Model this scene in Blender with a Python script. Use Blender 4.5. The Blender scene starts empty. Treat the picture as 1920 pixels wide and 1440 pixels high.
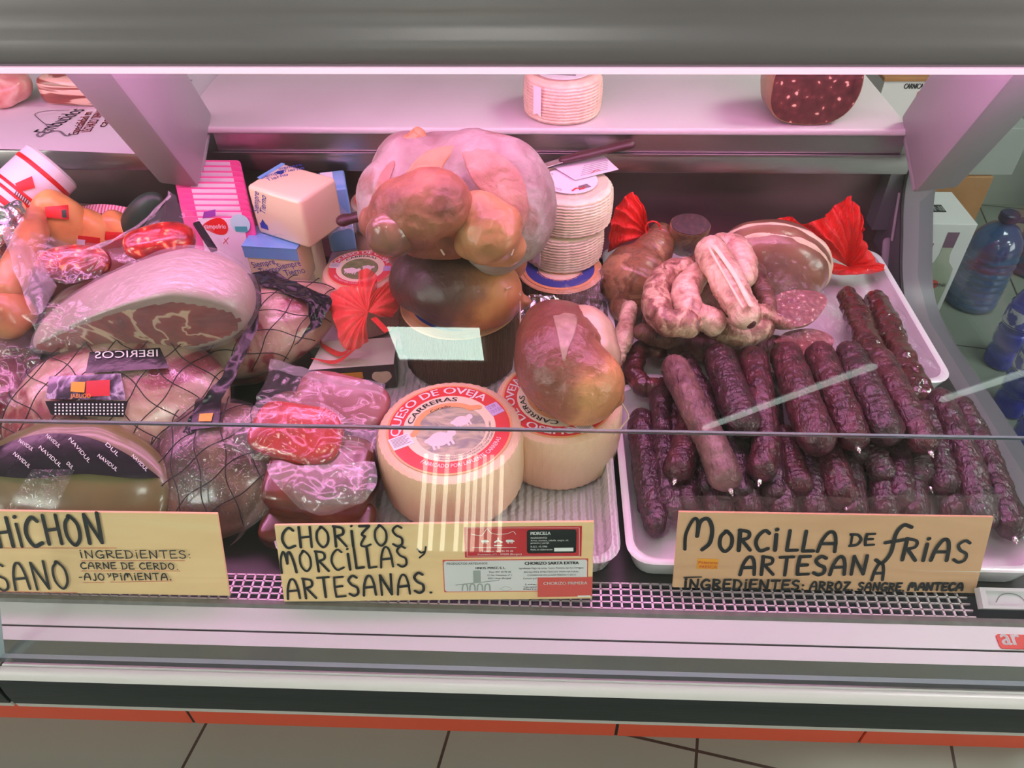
import bpy, bmesh, math, random
from mathutils import Vector, Matrix, noise
random.seed(7)
SC = bpy.context.scene
COL = SC.collection
V = Vector

# ------------------------------------------------------------------ camera
F, CX, CY = 1440.0, 960.0, 720.0            # focal length and centre in pixels of the 1920x1440 frame
AX = [V((.99931509, .03513621, -.01160988)), V((-.01488979, .66902044, .74309484)), V((-.03387678, .74241302, -.6690854))]
CAM = V((0, 0, 1.5))
cd = bpy.data.cameras.new('camera'); cam = bpy.data.objects.new('camera', cd); COL.objects.link(cam)
cd.sensor_width = 36; cd.sensor_fit = 'HORIZONTAL'; cd.lens = 36 * F / 1920; cd.clip_start = .02
cam.matrix_world = Matrix(((AX[0].x, AX[1].x, -AX[2].x, CAM.x), (AX[0].y, AX[1].y, -AX[2].y, CAM.y), (AX[0].z, AX[1].z, -AX[2].z, CAM.z), (0, 0, 0, 1)))
SC.camera = cam

# ------------------------------------------------------------------ world, exposure, light levels
w = bpy.data.worlds.new('world'); SC.world = w; w.use_nodes = True
w.node_tree.nodes['Background'].inputs[0].default_value = (.88, .90, .84, 1)
w.node_tree.nodes['Background'].inputs[1].default_value = .12
vs = SC.view_settings
vs.view_transform = 'Standard'; vs.look = 'None'; vs.exposure = 0.52; vs.gamma = 1.0; vs.use_curve_mapping = False
SC.cycles.max_bounces = 10; SC.cycles.transparent_max_bounces = 32; SC.cycles.caustics_reflective = False; SC.cycles.caustics_refractive = False
SC.cycles.use_denoising = True
TUBE_COLOR, TUBE_POWER = (1.0, .355, .76), 9.8     # the pink meat-counter tubes under the canopy
PANEL_COLOR, PANEL_POWER = (.96, 1.0, .93), 13.0   # the added ceiling panels that brighten signs, counter front and floor

# ------------------------------------------------------------------ pixel of the photograph -> point of the place
def ray(px, py): return AX[0] * ((px - CX) / F) - AX[1] * ((py - CY) / F) + AX[2]
def P(px, py, z=.76):
    d = ray(px, py); return CAM + d * ((z - CAM.z) / d.z)
def PY(px, py, y):
    d = ray(px, py); return CAM + d * (y / d.y)
def PX(px, py, x):
    d = ray(px, py); return CAM + d * (x / d.x)
def PPL(px, py, o, n):
    d = ray(px, py); return CAM + d * ((o - CAM).dot(n) / d.dot(n))
def MPP(p): return (p - CAM).dot(AX[2]) / F      # metres per pixel there

# ------------------------------------------------------------------ colours
def lin(c):
    c = c / 255; return c / 12.92 if c <= .04045 else ((c + .055) / 1.055) ** 2.4
def L(r, g, b, k=1.0): return (min(.95, lin(r) * k), min(.95, lin(g) * k), min(.95, lin(b) * k), 1)
def A(r, g, b, k=1.0): return (min(.93, lin(r) * k / .86), min(.93, lin(g) * k / .64), min(.93, lin(b) * k / .80), 1)   # own colour of a thing seen under the pink tubes

# ------------------------------------------------------------------ materials
MATS = {}
def mat(name, stops, tex='noise', scale=20, detail=4, dist=0, rough=.5, bump=0, bscale=60, btex='noise', bdetail=4, coat=0, metal=0, alpha=1, spec=.5, sss=0, vs=None, emit=None, interp='LINEAR', gv=None, bvs=None):
    m = bpy.data.materials.new(name); m.use_nodes = True; nt = m.node_tree; N = nt.nodes; lk = nt.links.new
    b = N['Principled BSDF']
    b.inputs['Roughness'].default_value = rough; b.inputs['Metallic'].default_value = metal; b.inputs['Alpha'].default_value = alpha
    b.inputs['Coat Weight'].default_value = coat; b.inputs['Coat Roughness'].default_value = .12; b.inputs['Specular IOR Level'].default_value = spec
    if sss:
        b.inputs['Subsurface Weight'].default_value = sss; b.inputs['Subsurface Radius'].default_value = (.012, .005, .004); b.inputs['Subsurface Scale'].default_value = 1
    tc = N.new('ShaderNodeTexCoord')
    def coords(v):
        if not v: return tc.outputs['Object']
        mp = N.new('ShaderNodeMapping'); mp.inputs['Scale'].default_value = v; lk(tc.outputs['Object'], mp.inputs[0]); return mp.outputs[0]
    def texture(kind, sc, dt, ds, v):
        if kind == 'voronoi' or kind == 'cells':
            t = N.new('ShaderNodeTexVoronoi'); t.inputs['Scale'].default_value = sc
            if kind == 'cells': t.feature = 'DISTANCE_TO_EDGE'
            o = t.outputs['Distance']
            if ds:
                nn = N.new('ShaderNodeTexNoise'); nn.inputs['Scale'].default_value = sc * .7; lk(coords(v), nn.inputs['Vector'])
                mx = N.new('ShaderNodeVectorMath'); mx.operation = 'MULTIPLY_ADD'; mx.inputs[1].default_value = (4 * ds / sc,) * 3
                lk(nn.outputs['Color'], mx.inputs[0]); lk(coords(v), mx.inputs[2]); lk(mx.outputs[0], t.inputs['Vector']); return o
        elif kind == 'wave':
            t = N.new('ShaderNodeTexWave'); t.inputs['Scale'].default_value = sc; t.inputs['Distortion'].default_value = ds; t.inputs['Detail'].default_value = dt; o = t.outputs['Fac']
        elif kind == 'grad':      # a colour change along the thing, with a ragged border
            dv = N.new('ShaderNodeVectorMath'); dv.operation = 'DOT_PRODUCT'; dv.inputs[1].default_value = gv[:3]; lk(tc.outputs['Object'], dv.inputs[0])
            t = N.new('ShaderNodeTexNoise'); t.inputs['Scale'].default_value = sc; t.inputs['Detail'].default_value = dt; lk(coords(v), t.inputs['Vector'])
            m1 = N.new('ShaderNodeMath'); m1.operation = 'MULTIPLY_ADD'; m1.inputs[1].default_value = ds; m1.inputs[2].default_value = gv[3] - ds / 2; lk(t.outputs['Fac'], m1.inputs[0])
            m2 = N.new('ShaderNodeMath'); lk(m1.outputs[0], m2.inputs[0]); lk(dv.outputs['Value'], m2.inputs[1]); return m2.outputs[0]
        else:
            t = N.new('ShaderNodeTexNoise'); t.inputs['Scale'].default_value = sc; t.inputs['Detail'].default_value = dt; t.inputs['Distortion'].default_value = ds; o = t.outputs['Fac']
        lk(coords(v), t.inputs['Vector']); return o
    if len(stops) == 1: b.inputs['Base Color'].default_value = stops[0]
    else:
        r = N.new('ShaderNodeValToRGB'); r.color_ramp.interpolation = interp
        el = r.color_ramp.elements
        while len(el) < len(stops): el.new(.5)
        for e, (p, c) in zip(el, stops): e.position = p; e.color = c
        lk(texture(tex, scale, detail, dist, vs), r.inputs[0]); lk(r.outputs[0], b.inputs['Base Color'])
    if bump:
        bp = N.new('ShaderNodeBump'); bp.inputs['Strength'].default_value = bump; bp.inputs['Distance'].default_value = .004
        lk(texture(btex, bscale, bdetail, .4 if btex == 'noise' else (2 if btex == 'wave' else 0), bvs), bp.inputs['Height']); lk(bp.outputs[0], b.inputs['Normal'])
        if coat: lk(bp.outputs[0], b.inputs['Coat Normal'])
    if emit:
        b.inputs['Emission Color'].default_value = (*emit[0], 1); b.inputs['Emission Strength'].default_value = emit[1]
    MATS[name] = m
    return m
def glassmat(name, tint, ior=1.5, rough=0.0, haze=0.0):
    m = bpy.data.materials.new(name); m.use_nodes = True; nt = m.node_tree; N = nt.nodes; lk = nt.links.new
    for n in list(N):
        if n.type != 'OUTPUT_MATERIAL': N.remove(n)
    out = [n for n in N if n.type == 'OUTPUT_MATERIAL'][0]
    t = N.new('ShaderNodeBsdfTransparent'); t.inputs[0].default_value = tint
    g = N.new('ShaderNodeBsdfGlossy'); g.inputs['Roughness'].default_value = rough
    f = N.new('ShaderNodeFresnel'); ge = N.new('ShaderNodeNewGeometry'); mr = N.new('ShaderNodeMapRange')
    mr.inputs['To Min'].default_value = ior; mr.inputs['To Max'].default_value = 1 / ior; lk(ge.outputs['Backfacing'], mr.inputs[0]); lk(mr.outputs[0], f.inputs[0])
    mx = N.new('ShaderNodeMixShader'); lk(f.outputs[0], mx.inputs[0]); lk(t.outputs[0], mx.inputs[1]); lk(g.outputs[0], mx.inputs[2]); lk(mx.outputs[0], out.inputs[0])
    MATS[name] = m; return m
def filmmat(name, col, alpha, rough=.1, bump=.5, bscale=50, gl=.16, bvs=None):
    """clear plastic film: mostly transparent, a little milky, wrinkled gloss"""
    m = bpy.data.materials.new(name); m.use_nodes = True; nt = m.node_tree; N = nt.nodes; lk = nt.links.new
    for n in list(N):
        if n.type != 'OUTPUT_MATERIAL': N.remove(n)
    out = [n for n in N if n.type == 'OUTPUT_MATERIAL'][0]
    tc = N.new('ShaderNodeTexCoord'); ns = N.new('ShaderNodeTexNoise'); ns.inputs['Scale'].default_value = bscale; ns.inputs['Detail'].default_value = 2; ns.inputs['Distortion'].default_value = 1.2
    src = tc.outputs['Object']
    if bvs:
        mp = N.new('ShaderNodeMapping'); mp.inputs['Scale'].default_value = bvs; lk(src, mp.inputs[0]); src = mp.outputs[0]
    lk(src, ns.inputs['Vector'])
    bp = N.new('ShaderNodeBump'); bp.inputs['Strength'].default_value = bump; bp.inputs['Distance'].default_value = .006; lk(ns.outputs['Fac'], bp.inputs['Height'])
    t = N.new('ShaderNodeBsdfTransparent'); d = N.new('ShaderNodeBsdfDiffuse'); d.inputs[0].default_value = col
    g = N.new('ShaderNodeBsdfGlossy'); g.inputs['Roughness'].default_value = rough; lk(bp.outputs[0], g.inputs['Normal']); lk(bp.outputs[0], d.inputs['Normal'])
    m1 = N.new('ShaderNodeMixShader'); m1.inputs[0].default_value = alpha; lk(t.outputs[0], m1.inputs[1]); lk(d.outputs[0], m1.inputs[2])
    m2 = N.new('ShaderNodeMixShader'); m2.inputs[0].default_value = gl; lk(m1.outputs[0], m2.inputs[1]); lk(g.outputs[0], m2.inputs[2]); lk(m2.outputs[0], out.inputs[0])
    MATS[name] = m; return m

# ------------------------------------------------------------------ objects
WL = {}
def tag(o, label=None, cat=None, group=None, kind=None):
    if label: o['label'] = label
    if cat: o['category'] = cat
    if group: o['group'] = group
    if kind: o['kind'] = kind
    return o
def thing(name, label, cat, loc, group=None):
    o = bpy.data.objects.new(name, None); COL.objects.link(o); o.empty_display_size = .02
    o.location = loc; WL[o.name] = V(loc); return tag(o, label, cat, group)
def mk(name, geo, m, parent=None, smooth=True, label=None, cat=None, group=None, kind=None, sharp=35):
    vv, ff = geo[0], geo[1]
    org = WL[parent.name] if parent else V((sum(v[0] for v in vv) / len(vv), sum(v[1] for v in vv) / len(vv), min(v[2] for v in vv)))
    me = bpy.data.meshes.new(name); me.from_pydata([(v[0] - org.x, v[1] - org.y, v[2] - org.z) for v in vv], [], ff)
    ms = m if isinstance(m, (list, tuple)) else [m]
    for x in ms: me.materials.append(MATS[x])
    if len(geo) > 2 and geo[2]:
        for p, i in zip(me.polygons, geo[2]): p.material_index = i
    bm = bmesh.new(); bm.from_mesh(me); bmesh.ops.recalc_face_normals(bm, faces=bm.faces) if len(geo) < 4 else None; bm.to_mesh(me); bm.free()
    if smooth:
        me.polygons.foreach_set('use_smooth', [True] * len(me.polygons))
        if sharp: me.set_sharp_from_angle(angle=math.radians(sharp))
    me.update()
    o = bpy.data.objects.new(name, me); COL.objects.link(o)
    if parent: o.parent = parent; WL[o.name] = V(org)
    else: o.location = org; WL[o.name] = V(org)
    return tag(o, label, cat, group, kind)
def join(*gs):
    vv, ff, ii = [], [], []
    for g in gs:
        n = len(vv); vv += list(g[0]); ff += [tuple(i + n for i in f) for f in g[1]]; ii += list(g[2]) if len(g) > 2 and g[2] else [0] * len(g[1])
    return vv, ff, ii
def mi(g, i): return g[0], g[1], [i] * len(g[1])
def xf(g, M): return [M @ V(v) for v in g[0]], g[1], (g[2] if len(g) > 2 else None)
def dup(o, loc, rz=0, **kw):
    c = o.copy(); COL.objects.link(c); c.location = loc; c.rotation_euler.z += rz; WL[c.name] = V(loc)
    for ch in list(o.children):
        d = ch.copy(); COL.objects.link(d); d.parent = c
        for g in list(ch.children):
            e = g.copy(); COL.objects.link(e); e.parent = d
    return tag(c, **kw)

# ------------------------------------------------------------------ shapes
def box(c, s, R=None, bevel=0, seg=2):
    bm = bmesh.new(); bmesh.ops.create_cube(bm, size=1)
    for v in bm.verts: v.co = V((v.co.x * s[0], v.co.y * s[1], v.co.z * s[2]))
    if bevel: bmesh.ops.bevel(bm, geom=list(bm.edges), offset=bevel, segments=seg, profile=.5, affect='EDGES')
    R = R or Matrix(); R = R.to_4x4() if len(R) == 3 else R
    g = [Matrix.Translation(c) @ R @ v.co for v in bm.verts], [tuple(v.index for v in f.verts) for f in bm.faces]
    bm.free(); return g
def frame_of(xa, up=V((0, 0, 1))):
    x = V(xa).normalized(); y = V(up).cross(x).normalized(); z = x.cross(y); return Matrix((x, y, z)).transposed()
def bar(a, b, wy, wz, bevel=0, up=V((0, 0, 1))):
    a, b = V(a), V(b); return box((a + b) / 2, ((b - a).length, wy, wz), frame_of(b - a, up), bevel)
def prism(prof, x0, x1):
    """closed YZ outline drawn out along X"""
    n = len(prof); vv = [V((x0, y, z)) for y, z in prof] + [V((x1, y, z)) for y, z in prof]
    ff = [(i, (i + 1) % n, (i + 1) % n + n, i + n) for i in range(n)] + [tuple(range(n - 1, -1, -1)), tuple(range(n, 2 * n))]
    return vv, ff
def slab(poly, z0, z1):
    n = len(poly); vv = [V((p[0], p[1], z0)) for p in poly] + [V((p[0], p[1], z1)) for p in poly]
    ff = [(i, (i + 1) % n, (i + 1) % n + n, i + n) for i in range(n)] + [tuple(range(n - 1, -1, -1)), tuple(range(n, 2 * n))]
    return vv, ff
def catmull(pts, n):
    pts = [V(p) for p in pts]
    if len(pts) < 3:
        return [pts[0].lerp(pts[-1], i / (n - 1)) for i in range(n)]
    q = [pts[0] * 2 - pts[1]] + pts + [pts[-1] * 2 - pts[-2]]
    out = []
    for i in range(n):
        t = i / (n - 1) * (len(pts) - 1); k = min(int(t), len(pts) - 2); u = t - k
        a, b, c, d = q[k:k + 4]
        out.append(.5 * ((2 * b) + (c - a) * u + (2 * a - 5 * b + 4 * c - d) * u * u + (3 * b - a - 3 * c + d) * u ** 3))
    return out
def lerpl(rs, t):
    if not isinstance(rs, (list, tuple)): return rs
    t = t * (len(rs) - 1); k = min(int(t), len(rs) - 2) if len(rs) > 1 else 0
    if len(rs) == 1: return rs[0]
    u = t - k; u = u * u * (3 - 2 * u); return rs[k] * (1 - u) + rs[k + 1] * u
def nz(p, s, seed=0): return noise.noise(V((p.x * s + seed * 7.3, p.y * s - seed * 3.1, p.z * s + seed)))
def tube(path, rs, n=28, seg=16, cap=True, amp=0, ns=40, seed=0, flat=1.0, round_=True, up=V((0, 0, 1)), wr=0):
    pts = catmull(path, n); vv, ff = [], []
    L_ = [0.0]
    for i in range(1, n): L_.append(L_[-1] + (pts[i] - pts[i - 1]).length)
    tot = L_[-1] or 1
    r0, r1 = lerpl(rs, 0), lerpl(rs, 1)
    ctr, rad = [], []
    T0 = (pts[1] - pts[0]).normalized(); T1 = (pts[-1] - pts[-2]).normalized()
    K = 5
    if cap and round_:
        for k in range(K): a = math.pi / 2 * (k + .35) / K; ctr.append(pts[0] - T0 * r0 * math.cos(a)); rad.append(r0 * math.sin(a))
    for i in range(n): ctr.append(pts[i]); rad.append(lerpl(rs, L_[i] / tot))
    if cap and round_:
        for k in range(K - 1, -1, -1): a = math.pi / 2 * (k + .35) / K; ctr.append(pts[-1] + T1 * r1 * math.cos(a)); rad.append(r1 * math.sin(a))
    prev = None; m = len(ctr)
    for i in range(m):
        t = (ctr[min(i + 1, m - 1)] - ctr[max(i - 1, 0)]).normalized()
        if prev is None:
            u = up if abs(t.dot(up)) < .95 else V((1, 0, 0)); x = t.cross(u).normalized()
        else: x = (prev - t * prev.dot(t)).normalized()
        prev = x; y = t.cross(x)
        for j in range(seg):
            a = 2 * math.pi * j / seg; d = x * math.cos(a) + y * math.sin(a) * flat; p = ctr[i] + d * rad[i]
            if amp: p += d * amp * nz(p, ns, seed)
            if wr:
                q = V((p.dot(x) * 1.0, p.dot(y) * 1.0, p.dot(t) * 1.7)); p += d * wr * (1 - 2.6 * abs(nz(q, 105, seed + 11)) - 1.6 * abs(nz(q, 210, seed + 4)))
            vv.append(p)
    for i in range(m - 1):
        for j in range(seg): ff.append((i * seg + j, i * seg + (j + 1) % seg, (i + 1) * seg + (j + 1) % seg, (i + 1) * seg + j))
    if cap: ff.append(tuple(range(seg - 1, -1, -1))); ff.append(tuple((m - 1) * seg + j for j in range(seg)))
    return vv, ff
def wire(path, r, n=12, seg=5): return tube(path, r, n=n, seg=seg, round_=False)
def spow(c, e): return math.copysign(abs(c) ** e, c)
def blobp(c, r, R, th, ph, e=1.0, fn=None):
    u = V((spow(math.cos(th), e) * spow(math.cos(ph), e), spow(math.cos(th), e) * spow(math.sin(ph), e), spow(math.sin(th), e)))
    if fn: u = V(fn(u))
    return V(c) + R @ V((u.x * r[0], u.y * r[1], u.z * r[2]))
def rot(rx=0, ry=0, rz=0): return (Matrix.Rotation(math.radians(rz), 3, 'Z') @ Matrix.Rotation(math.radians(ry), 3, 'Y') @ Matrix.Rotation(math.radians(rx), 3, 'X'))
def blob(c, r, R=None, n=48, m=28, e=1.0, fn=None, amp=0, ns=20, seed=0, grow=0):
    R = R or Matrix.Identity(3); vv, ff = [], []; c = V(c); r = tuple(x + grow for x in r)
    for i in range(m + 1):
        th = -math.pi / 2 + math.pi * i / m
        for j in range(n):
            p = blobp(c, r, R, th, 2 * math.pi * j / n, e, fn)
            if amp: p += (p - c).normalized() * amp * nz(p, ns, seed)
            vv.append(p)
    for i in range(m):
        for j in range(n): ff.append((i * n + j, i * n + (j + 1) % n, (i + 1) * n + (j + 1) % n, (i + 1) * n + j))
    bm = bmesh.new(); bv = [bm.verts.new(v) for v in vv]
    for f in ff: bm.faces.new([bv[k] for k in f])
    bmesh.ops.remove_doubles(bm, verts=bm.verts, dist=1e-6); bm.verts.index_update()
    g = [v.co.copy() for v in bm.verts], [tuple(v.index for v in f.verts) for f in bm.faces]; bm.free(); return g
def lathe(prof, c, R=None, seg=64, fn=None):
    R = R or Matrix.Identity(3); c = V(c); vv, ff = [], []; k = len(prof)
    for i, (r, z) in enumerate(prof):
        for j in range(seg):
            a = 2 * math.pi * j / seg; rr = r + (fn(a, z, r) if fn else 0)
            vv.append(c + R @ V((rr * math.cos(a), rr * math.sin(a), z)))
    for i in range(k - 1):
        for j in range(seg): ff.append((i * seg + j, i * seg + (j + 1) % seg, (i + 1) * seg + (j + 1) % seg, (i + 1) * seg + j))
    if prof[0][0] > 1e-5: ff.append(tuple(range(seg - 1, -1, -1)))
    if prof[-1][0] > 1e-5: ff.append(tuple((k - 1) * seg + j for j in range(seg)))
    return vv, ff
def sheet(grid, nu=40, nv=40, amp=0, ns=30, seed=0, thick=0):
    """smooth sheet through a grid of control points (rows of points), crumpled by amp"""
    rows = [catmull(r, nu) for r in grid]
    cols = [catmull([rows[k][i] for k in range(len(rows))], nv) for i in range(nu)]
    vv, ff = [], []
    for i in range(nu):
        for j in range(nv):
            p = cols[i][j].copy()
            if amp:
                q = p.copy(); p += V((nz(q, ns, seed), nz(q, ns, seed + 5), nz(q, ns, seed + 9))) * amp
                p += V((0, -.5, .8)) * amp * abs(nz(q, ns * 2.3, seed + 2))
            vv.append(p)
    for i in range(nu - 1):
        for j in range(nv - 1): ff.append((i * nv + j, (i + 1) * nv + j, (i + 1) * nv + j + 1, i * nv + j + 1))
    if thick:
        k = len(vv); nn = (vv[nv] - vv[0]).cross(vv[1] - vv[0]).normalized() * thick
        ff2 = [tuple(x + k for x in reversed(f)) for f in ff]; vv += [v + nn for v in vv]
        rim = [i * nv for i in range(nu)] + [(nu - 1) * nv + j for j in range(1, nv)] + [i * nv + nv - 1 for i in range(nu - 2, -1, -1)] + [j for j in range(nv - 2, 0, -1)]
        ff = ff + ff2 + [(rim[i], rim[(i + 1) % len(rim)], rim[(i + 1) % len(rim)] + k, rim[i] + k) for i in range(len(rim))]
    return vv, ff
def pxgrid(rows): return [[P(*p) for p in r] for r in rows]

# ------------------------------------------------------------------ writing: every glyph is a flat shape laid on a plane
class Plane:
    def __init__(s, o, u, v): s.o = V(o); s.u = V(u).normalized(); s.n = s.u.cross(V(v)).normalized(); s.v = s.n.cross(s.u)
    def at(s, a, b, h=0): return s.o + s.u * a + s.v * b + s.n * h
    def px(s, x, y):
        p = PPL(x, y, s.o, s.n) - s.o; return (p.dot(s.u), p.dot(s.v))
GL = {}
def glyphs(body):
    if body not in GL:
        c = bpy.data.curves.new('glyph', 'FONT'); c.body = body; c.size = 1; c.resolution_u = 3
        o = bpy.data.objects.new('glyph', c); COL.objects.link(o)
        me = bpy.data.meshes.new_from_object(o.evaluated_get(bpy.context.evaluated_depsgraph_get()))
        vv = [(v.co.x, v.co.y) for v in me.vertices]; ff = [tuple(p.vertices) for p in me.polygons]
        bpy.data.objects.remove(o); bpy.data.curves.remove(c); bpy.data.meshes.remove(me)
        x0 = min([v[0] for v in vv] or [0]); x1 = max([v[0] for v in vv] or [1]); GL[body] = ([(x - x0, y) for x, y in vv], ff, x1 - x0)
    return GL[body]
def typed(pl, body, a, b, size, width=None, ang=0, h=.0006, align='L', bold=0, mirror=False):
    """printed text on a plane; width fits the whole line"""
    vv, ff, wd = glyphs(body); sx = (width / wd) if width else size; off = {'L': 0, 'C': -wd * sx / 2, 'R': -wd * sx}[align]
    ca, sa = math.cos(ang), math.sin(ang); out, fo = [], []
    for k in ([0] if not bold else [-bold, 0, bold]):
        n = len(out)
        for x, y in vv:
            X, Y = x * sx + off + k, y * size / .7; out.append(pl.at(a + X * ca - Y * sa, b + X * sa + Y * ca, h))
        fo += [tuple(i + n for i in f) for f in ff]
    return out, fo
def arc_text(pl, body, R, a0, size, sx=None, cw=True, h=.0006, bold=0):
    """printed text round a circle, centred on angle a0"""
    vv, ff, wd = glyphs(body); sx = sx or size; out = []
    if bold: return join(*[arc_text(pl, body, R, a0 + k * bold / R, size, sx, cw, h + .00003 * k) for k in (-1, 0, 1)])
    for x, y in vv:
        X = (x - wd / 2) * sx; Y = y * size / .7
        if cw: a = a0 - X / R; r = R + Y
        else: a = a0 + X / R; r = R - Y
        out.append(pl.at(r * math.cos(a), r * math.sin(a), h))
    return out, ff
HF = {  # a hand-lettered alphabet: pen strokes in a box 1 high
 'A': (.72, [[(0, 0), (.1, .55), (.3, .95), (.5, .95), (.62, .6), (.66, .02)], [(.06, .4), (.66, .43)]]),
 'B': (.6, [[(.05, 0), (.06, 1)], [(.05, 1), (.45, .9), (.1, .53), (.55, .3), (.05, 0)]]),
 'C': (.66, [[(.64, .86), (.42, 1), (.12, .75), (.03, .38), (.25, .02), (.64, .12)]]),
 'D': (.68, [[(.08, 0), (.1, 1)], [(0, 1), (.42, .95), (.64, .55), (.45, .1), (0, 0)]]),
 'E': (.56, [[(.55, 1), (.08, .98)], [(.08, 1), (.03, .5), (.05, .02)], [(.05, .52), (.46, .54)], [(.04, .01), (.56, .04)]]),
 'F': (.55, [[(.56, 1), (.05, .98)], [(.07, 1), (.05, 0)], [(.05, .54), (.44, .56)]]),
 'G': (.7, [[(.62, .88), (.38, 1), (.08, .7), (.05, .3), (.3, 0), (.62, .15)], [(.4, .42), (.66, .42), (.63, 0)]]),
 'H': (.7, [[(.06, 0), (.08, 1)], [(.62, 0), (.64, 1)], [(.06, .48), (.62, .52)]]),
 'I': (.22, [[(.11, 0), (.11, .78)], [(.10, 1), (.15, 1.03)]]),
 'J': (.4, [[(.32, 1), (.34, .2), (.2, -.08), (.02, .05)]]),
 'L': (.5, [[(.06, 1), (.05, .02)], [(.05, .02), (.46, .05)]]),
 'M': (.9, [[(.02, 0), (.08, .6), (.26, 1), (.36, .95), (.42, .45)], [(.42, .45), (.5, .9), (.66, .98), (.78, .55), (.84, 0)]]),
 'N': (.72, [[(.06, 0), (.08, 1)], [(.08, 1), (.6, .02)], [(.6, .02), (.66, 1.04)]]),
 'O': (.7, [[(.34, 1), (.08, .75), (.05, .3), (.3, 0), (.58, .25), (.6, .7), (.34, 1), (.25, .97)]]),
 'P': (.58, [[(.06, 0), (.08, 1)], [(.04, 1), (.48, .88), (.5, .6), (.06, .46)]]),
 'R': (.64, [[(.07, 0), (.08, 1)], [(.03, 1), (.48, .9), (.48, .62), (.08, .5)], [(.2, .5), (.62, 0)]]),
 'S': (.58, [[(.52, .9), (.3, 1), (.07, .8), (.2, .56), (.48, .4), (.48, .12), (.25, 0), (.02, .12)]]),
 'T': (.64, [[(0, .98), (.64, 1)], [(.33, 1), (.31, 0)]]),
 'Y': (.6, [[(.05, 1), (.12, .6), (.3, .52)], [(.58, 1), (.36, .4), (.05, 0)]]),
 'Z': (.6, [[(.05, .96), (.56, 1)], [(.56, 1), (.04, .02)], [(.04, .02), (.58, .05)]]),
 'z': (.62, [[(.1, 1), (.6, 1)], [(.6, 1), (.2, .62), (.34, .5)], [(.34, .5), (.1, .1), (.3, .0), (.6, .1)]]),
 'e': (.6, [[(.5, .95), (.2, .9), (.04, .5), (.2, .06), (.56, .08)], [(.05, .52), (.44, .52)]]),
 'W': (1.1, [[(.0, .05), (.04, .6), (.3, 1.1), (.46, 1.05), (.44, .5)], [(.44, .5), (.55, 1.0), (.82, 1.1), (.98, .75), (.9, .25), (.62, .0)]]),
 'f': (.9, [[(1.05, 1.12), (.75, 1.2), (.52, .85), (.45, .1), (.2, -.32), (-.05, -.2)], [(.18, .5), (.85, .62)]]),
 '.': (.2, [[(.06, .02), (.12, .02)]]), ':': (.2, [[(.08, .1), (.1, .06)], [(.08, .55), (.1, .5)]]), '-': (.35, [[(.03, .42), (.3, .44)]]),
 'y': (.5, [[(.05, .75), (.15, .4), (.3, .42)], [(.45, .8), (.3, .3), (.02, 0)]]),
}
def ribbon(pl, pts, wd, h):
    pts = catmull([V((p[0], p[1], 0)) for p in pts], max(4, 6 * len(pts) - 6)) if len(pts) > 2 else [V((p[0], p[1], 0)) for p in pts]
    vv, ff = [], []; n = len(pts)
    d0 = (pts[1] - pts[0]).normalized(); d1 = (pts[-1] - pts[-2]).normalized()
    pts = [pts[0] - d0 * wd * .4] + pts + [pts[-1] + d1 * wd * .4]; n += 2
    for i, p in enumerate(pts):
        t = (pts[min(i + 1, n - 1)] - pts[max(i - 1, 0)]).normalized(); s = V((-t.y, t.x, 0)) * wd / 2 * (.55 if i in (0, n - 1) else 1)
        vv += [pl.at(p.x + s.x, p.y + s.y, h), pl.at(p.x - s.x, p.y - s.y, h)]
    ff = [(2 * i, 2 * i + 2, 2 * i + 3, 2 * i + 1) for i in range(n - 1)]
    return vv, ff
def lettered(pl, word, a, b, height, pen, h=.0007, gap=.2, slant=0.0, jit=.03):
    """hand-lettered word from the corner pixels a (lower left) to b (lower right); height in pixels"""
    a_ = V((*pl.px(*a), 0)); b_ = V((*pl.px(*b), 0)); t_ = V((*pl.px(a[0], a[1] - height), 0))
    H = (t_ - a_).length; d = b_ - a_; tot = sum(HF[c][0] + gap if c != ' ' else .45 for c in word) - gap; sx = d.length / tot; d.normalize(); up = V((-d.y, d.x, 0))
    x = 0; gs = []; rnd = random.Random(word)
    for k, c in enumerate(word):
        if c == ' ': x += .45; continue
        wd, st = HF[c]; dy = rnd.uniform(-jit, jit)
        for s in st:
            q = [a_ + d * ((x + px + slant * py) * sx) + up * ((py + dy) * H) for px, py in s]
            gs.append(ribbon(pl, [(p.x, p.y) for p in q], pen * rnd.uniform(.85, 1.1), h + .00004 * len(gs)))
        x += wd + gap
    return join(*gs)
def patch(pl, corners, h0=0, h1=.0005):
    """thin card on a plane through (a,b) corners"""
    n = len(corners); vv = [pl.at(a, b, h0) for a, b in corners] + [pl.at(a, b, h1) for a, b in corners]
    return vv, [(i, (i + 1) % n, (i + 1) % n + n, i + n) for i in range(n)] + [tuple(range(n - 1, -1, -1)), tuple(range(n, 2 * n))]
def rrect(a0, b0, a1, b1, r, k=4):
    out = []
    for cx, cy, s in ((a1 - r, b0 + r, -90), (a1 - r, b1 - r, 0), (a0 + r, b1 - r, 90), (a0 + r, b0 + r, 180)):
        for i in range(k + 1): t = math.radians(s + 90 * i / k); out.append((cx + r * math.cos(t), cy + r * math.sin(t)))
    return out

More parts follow.
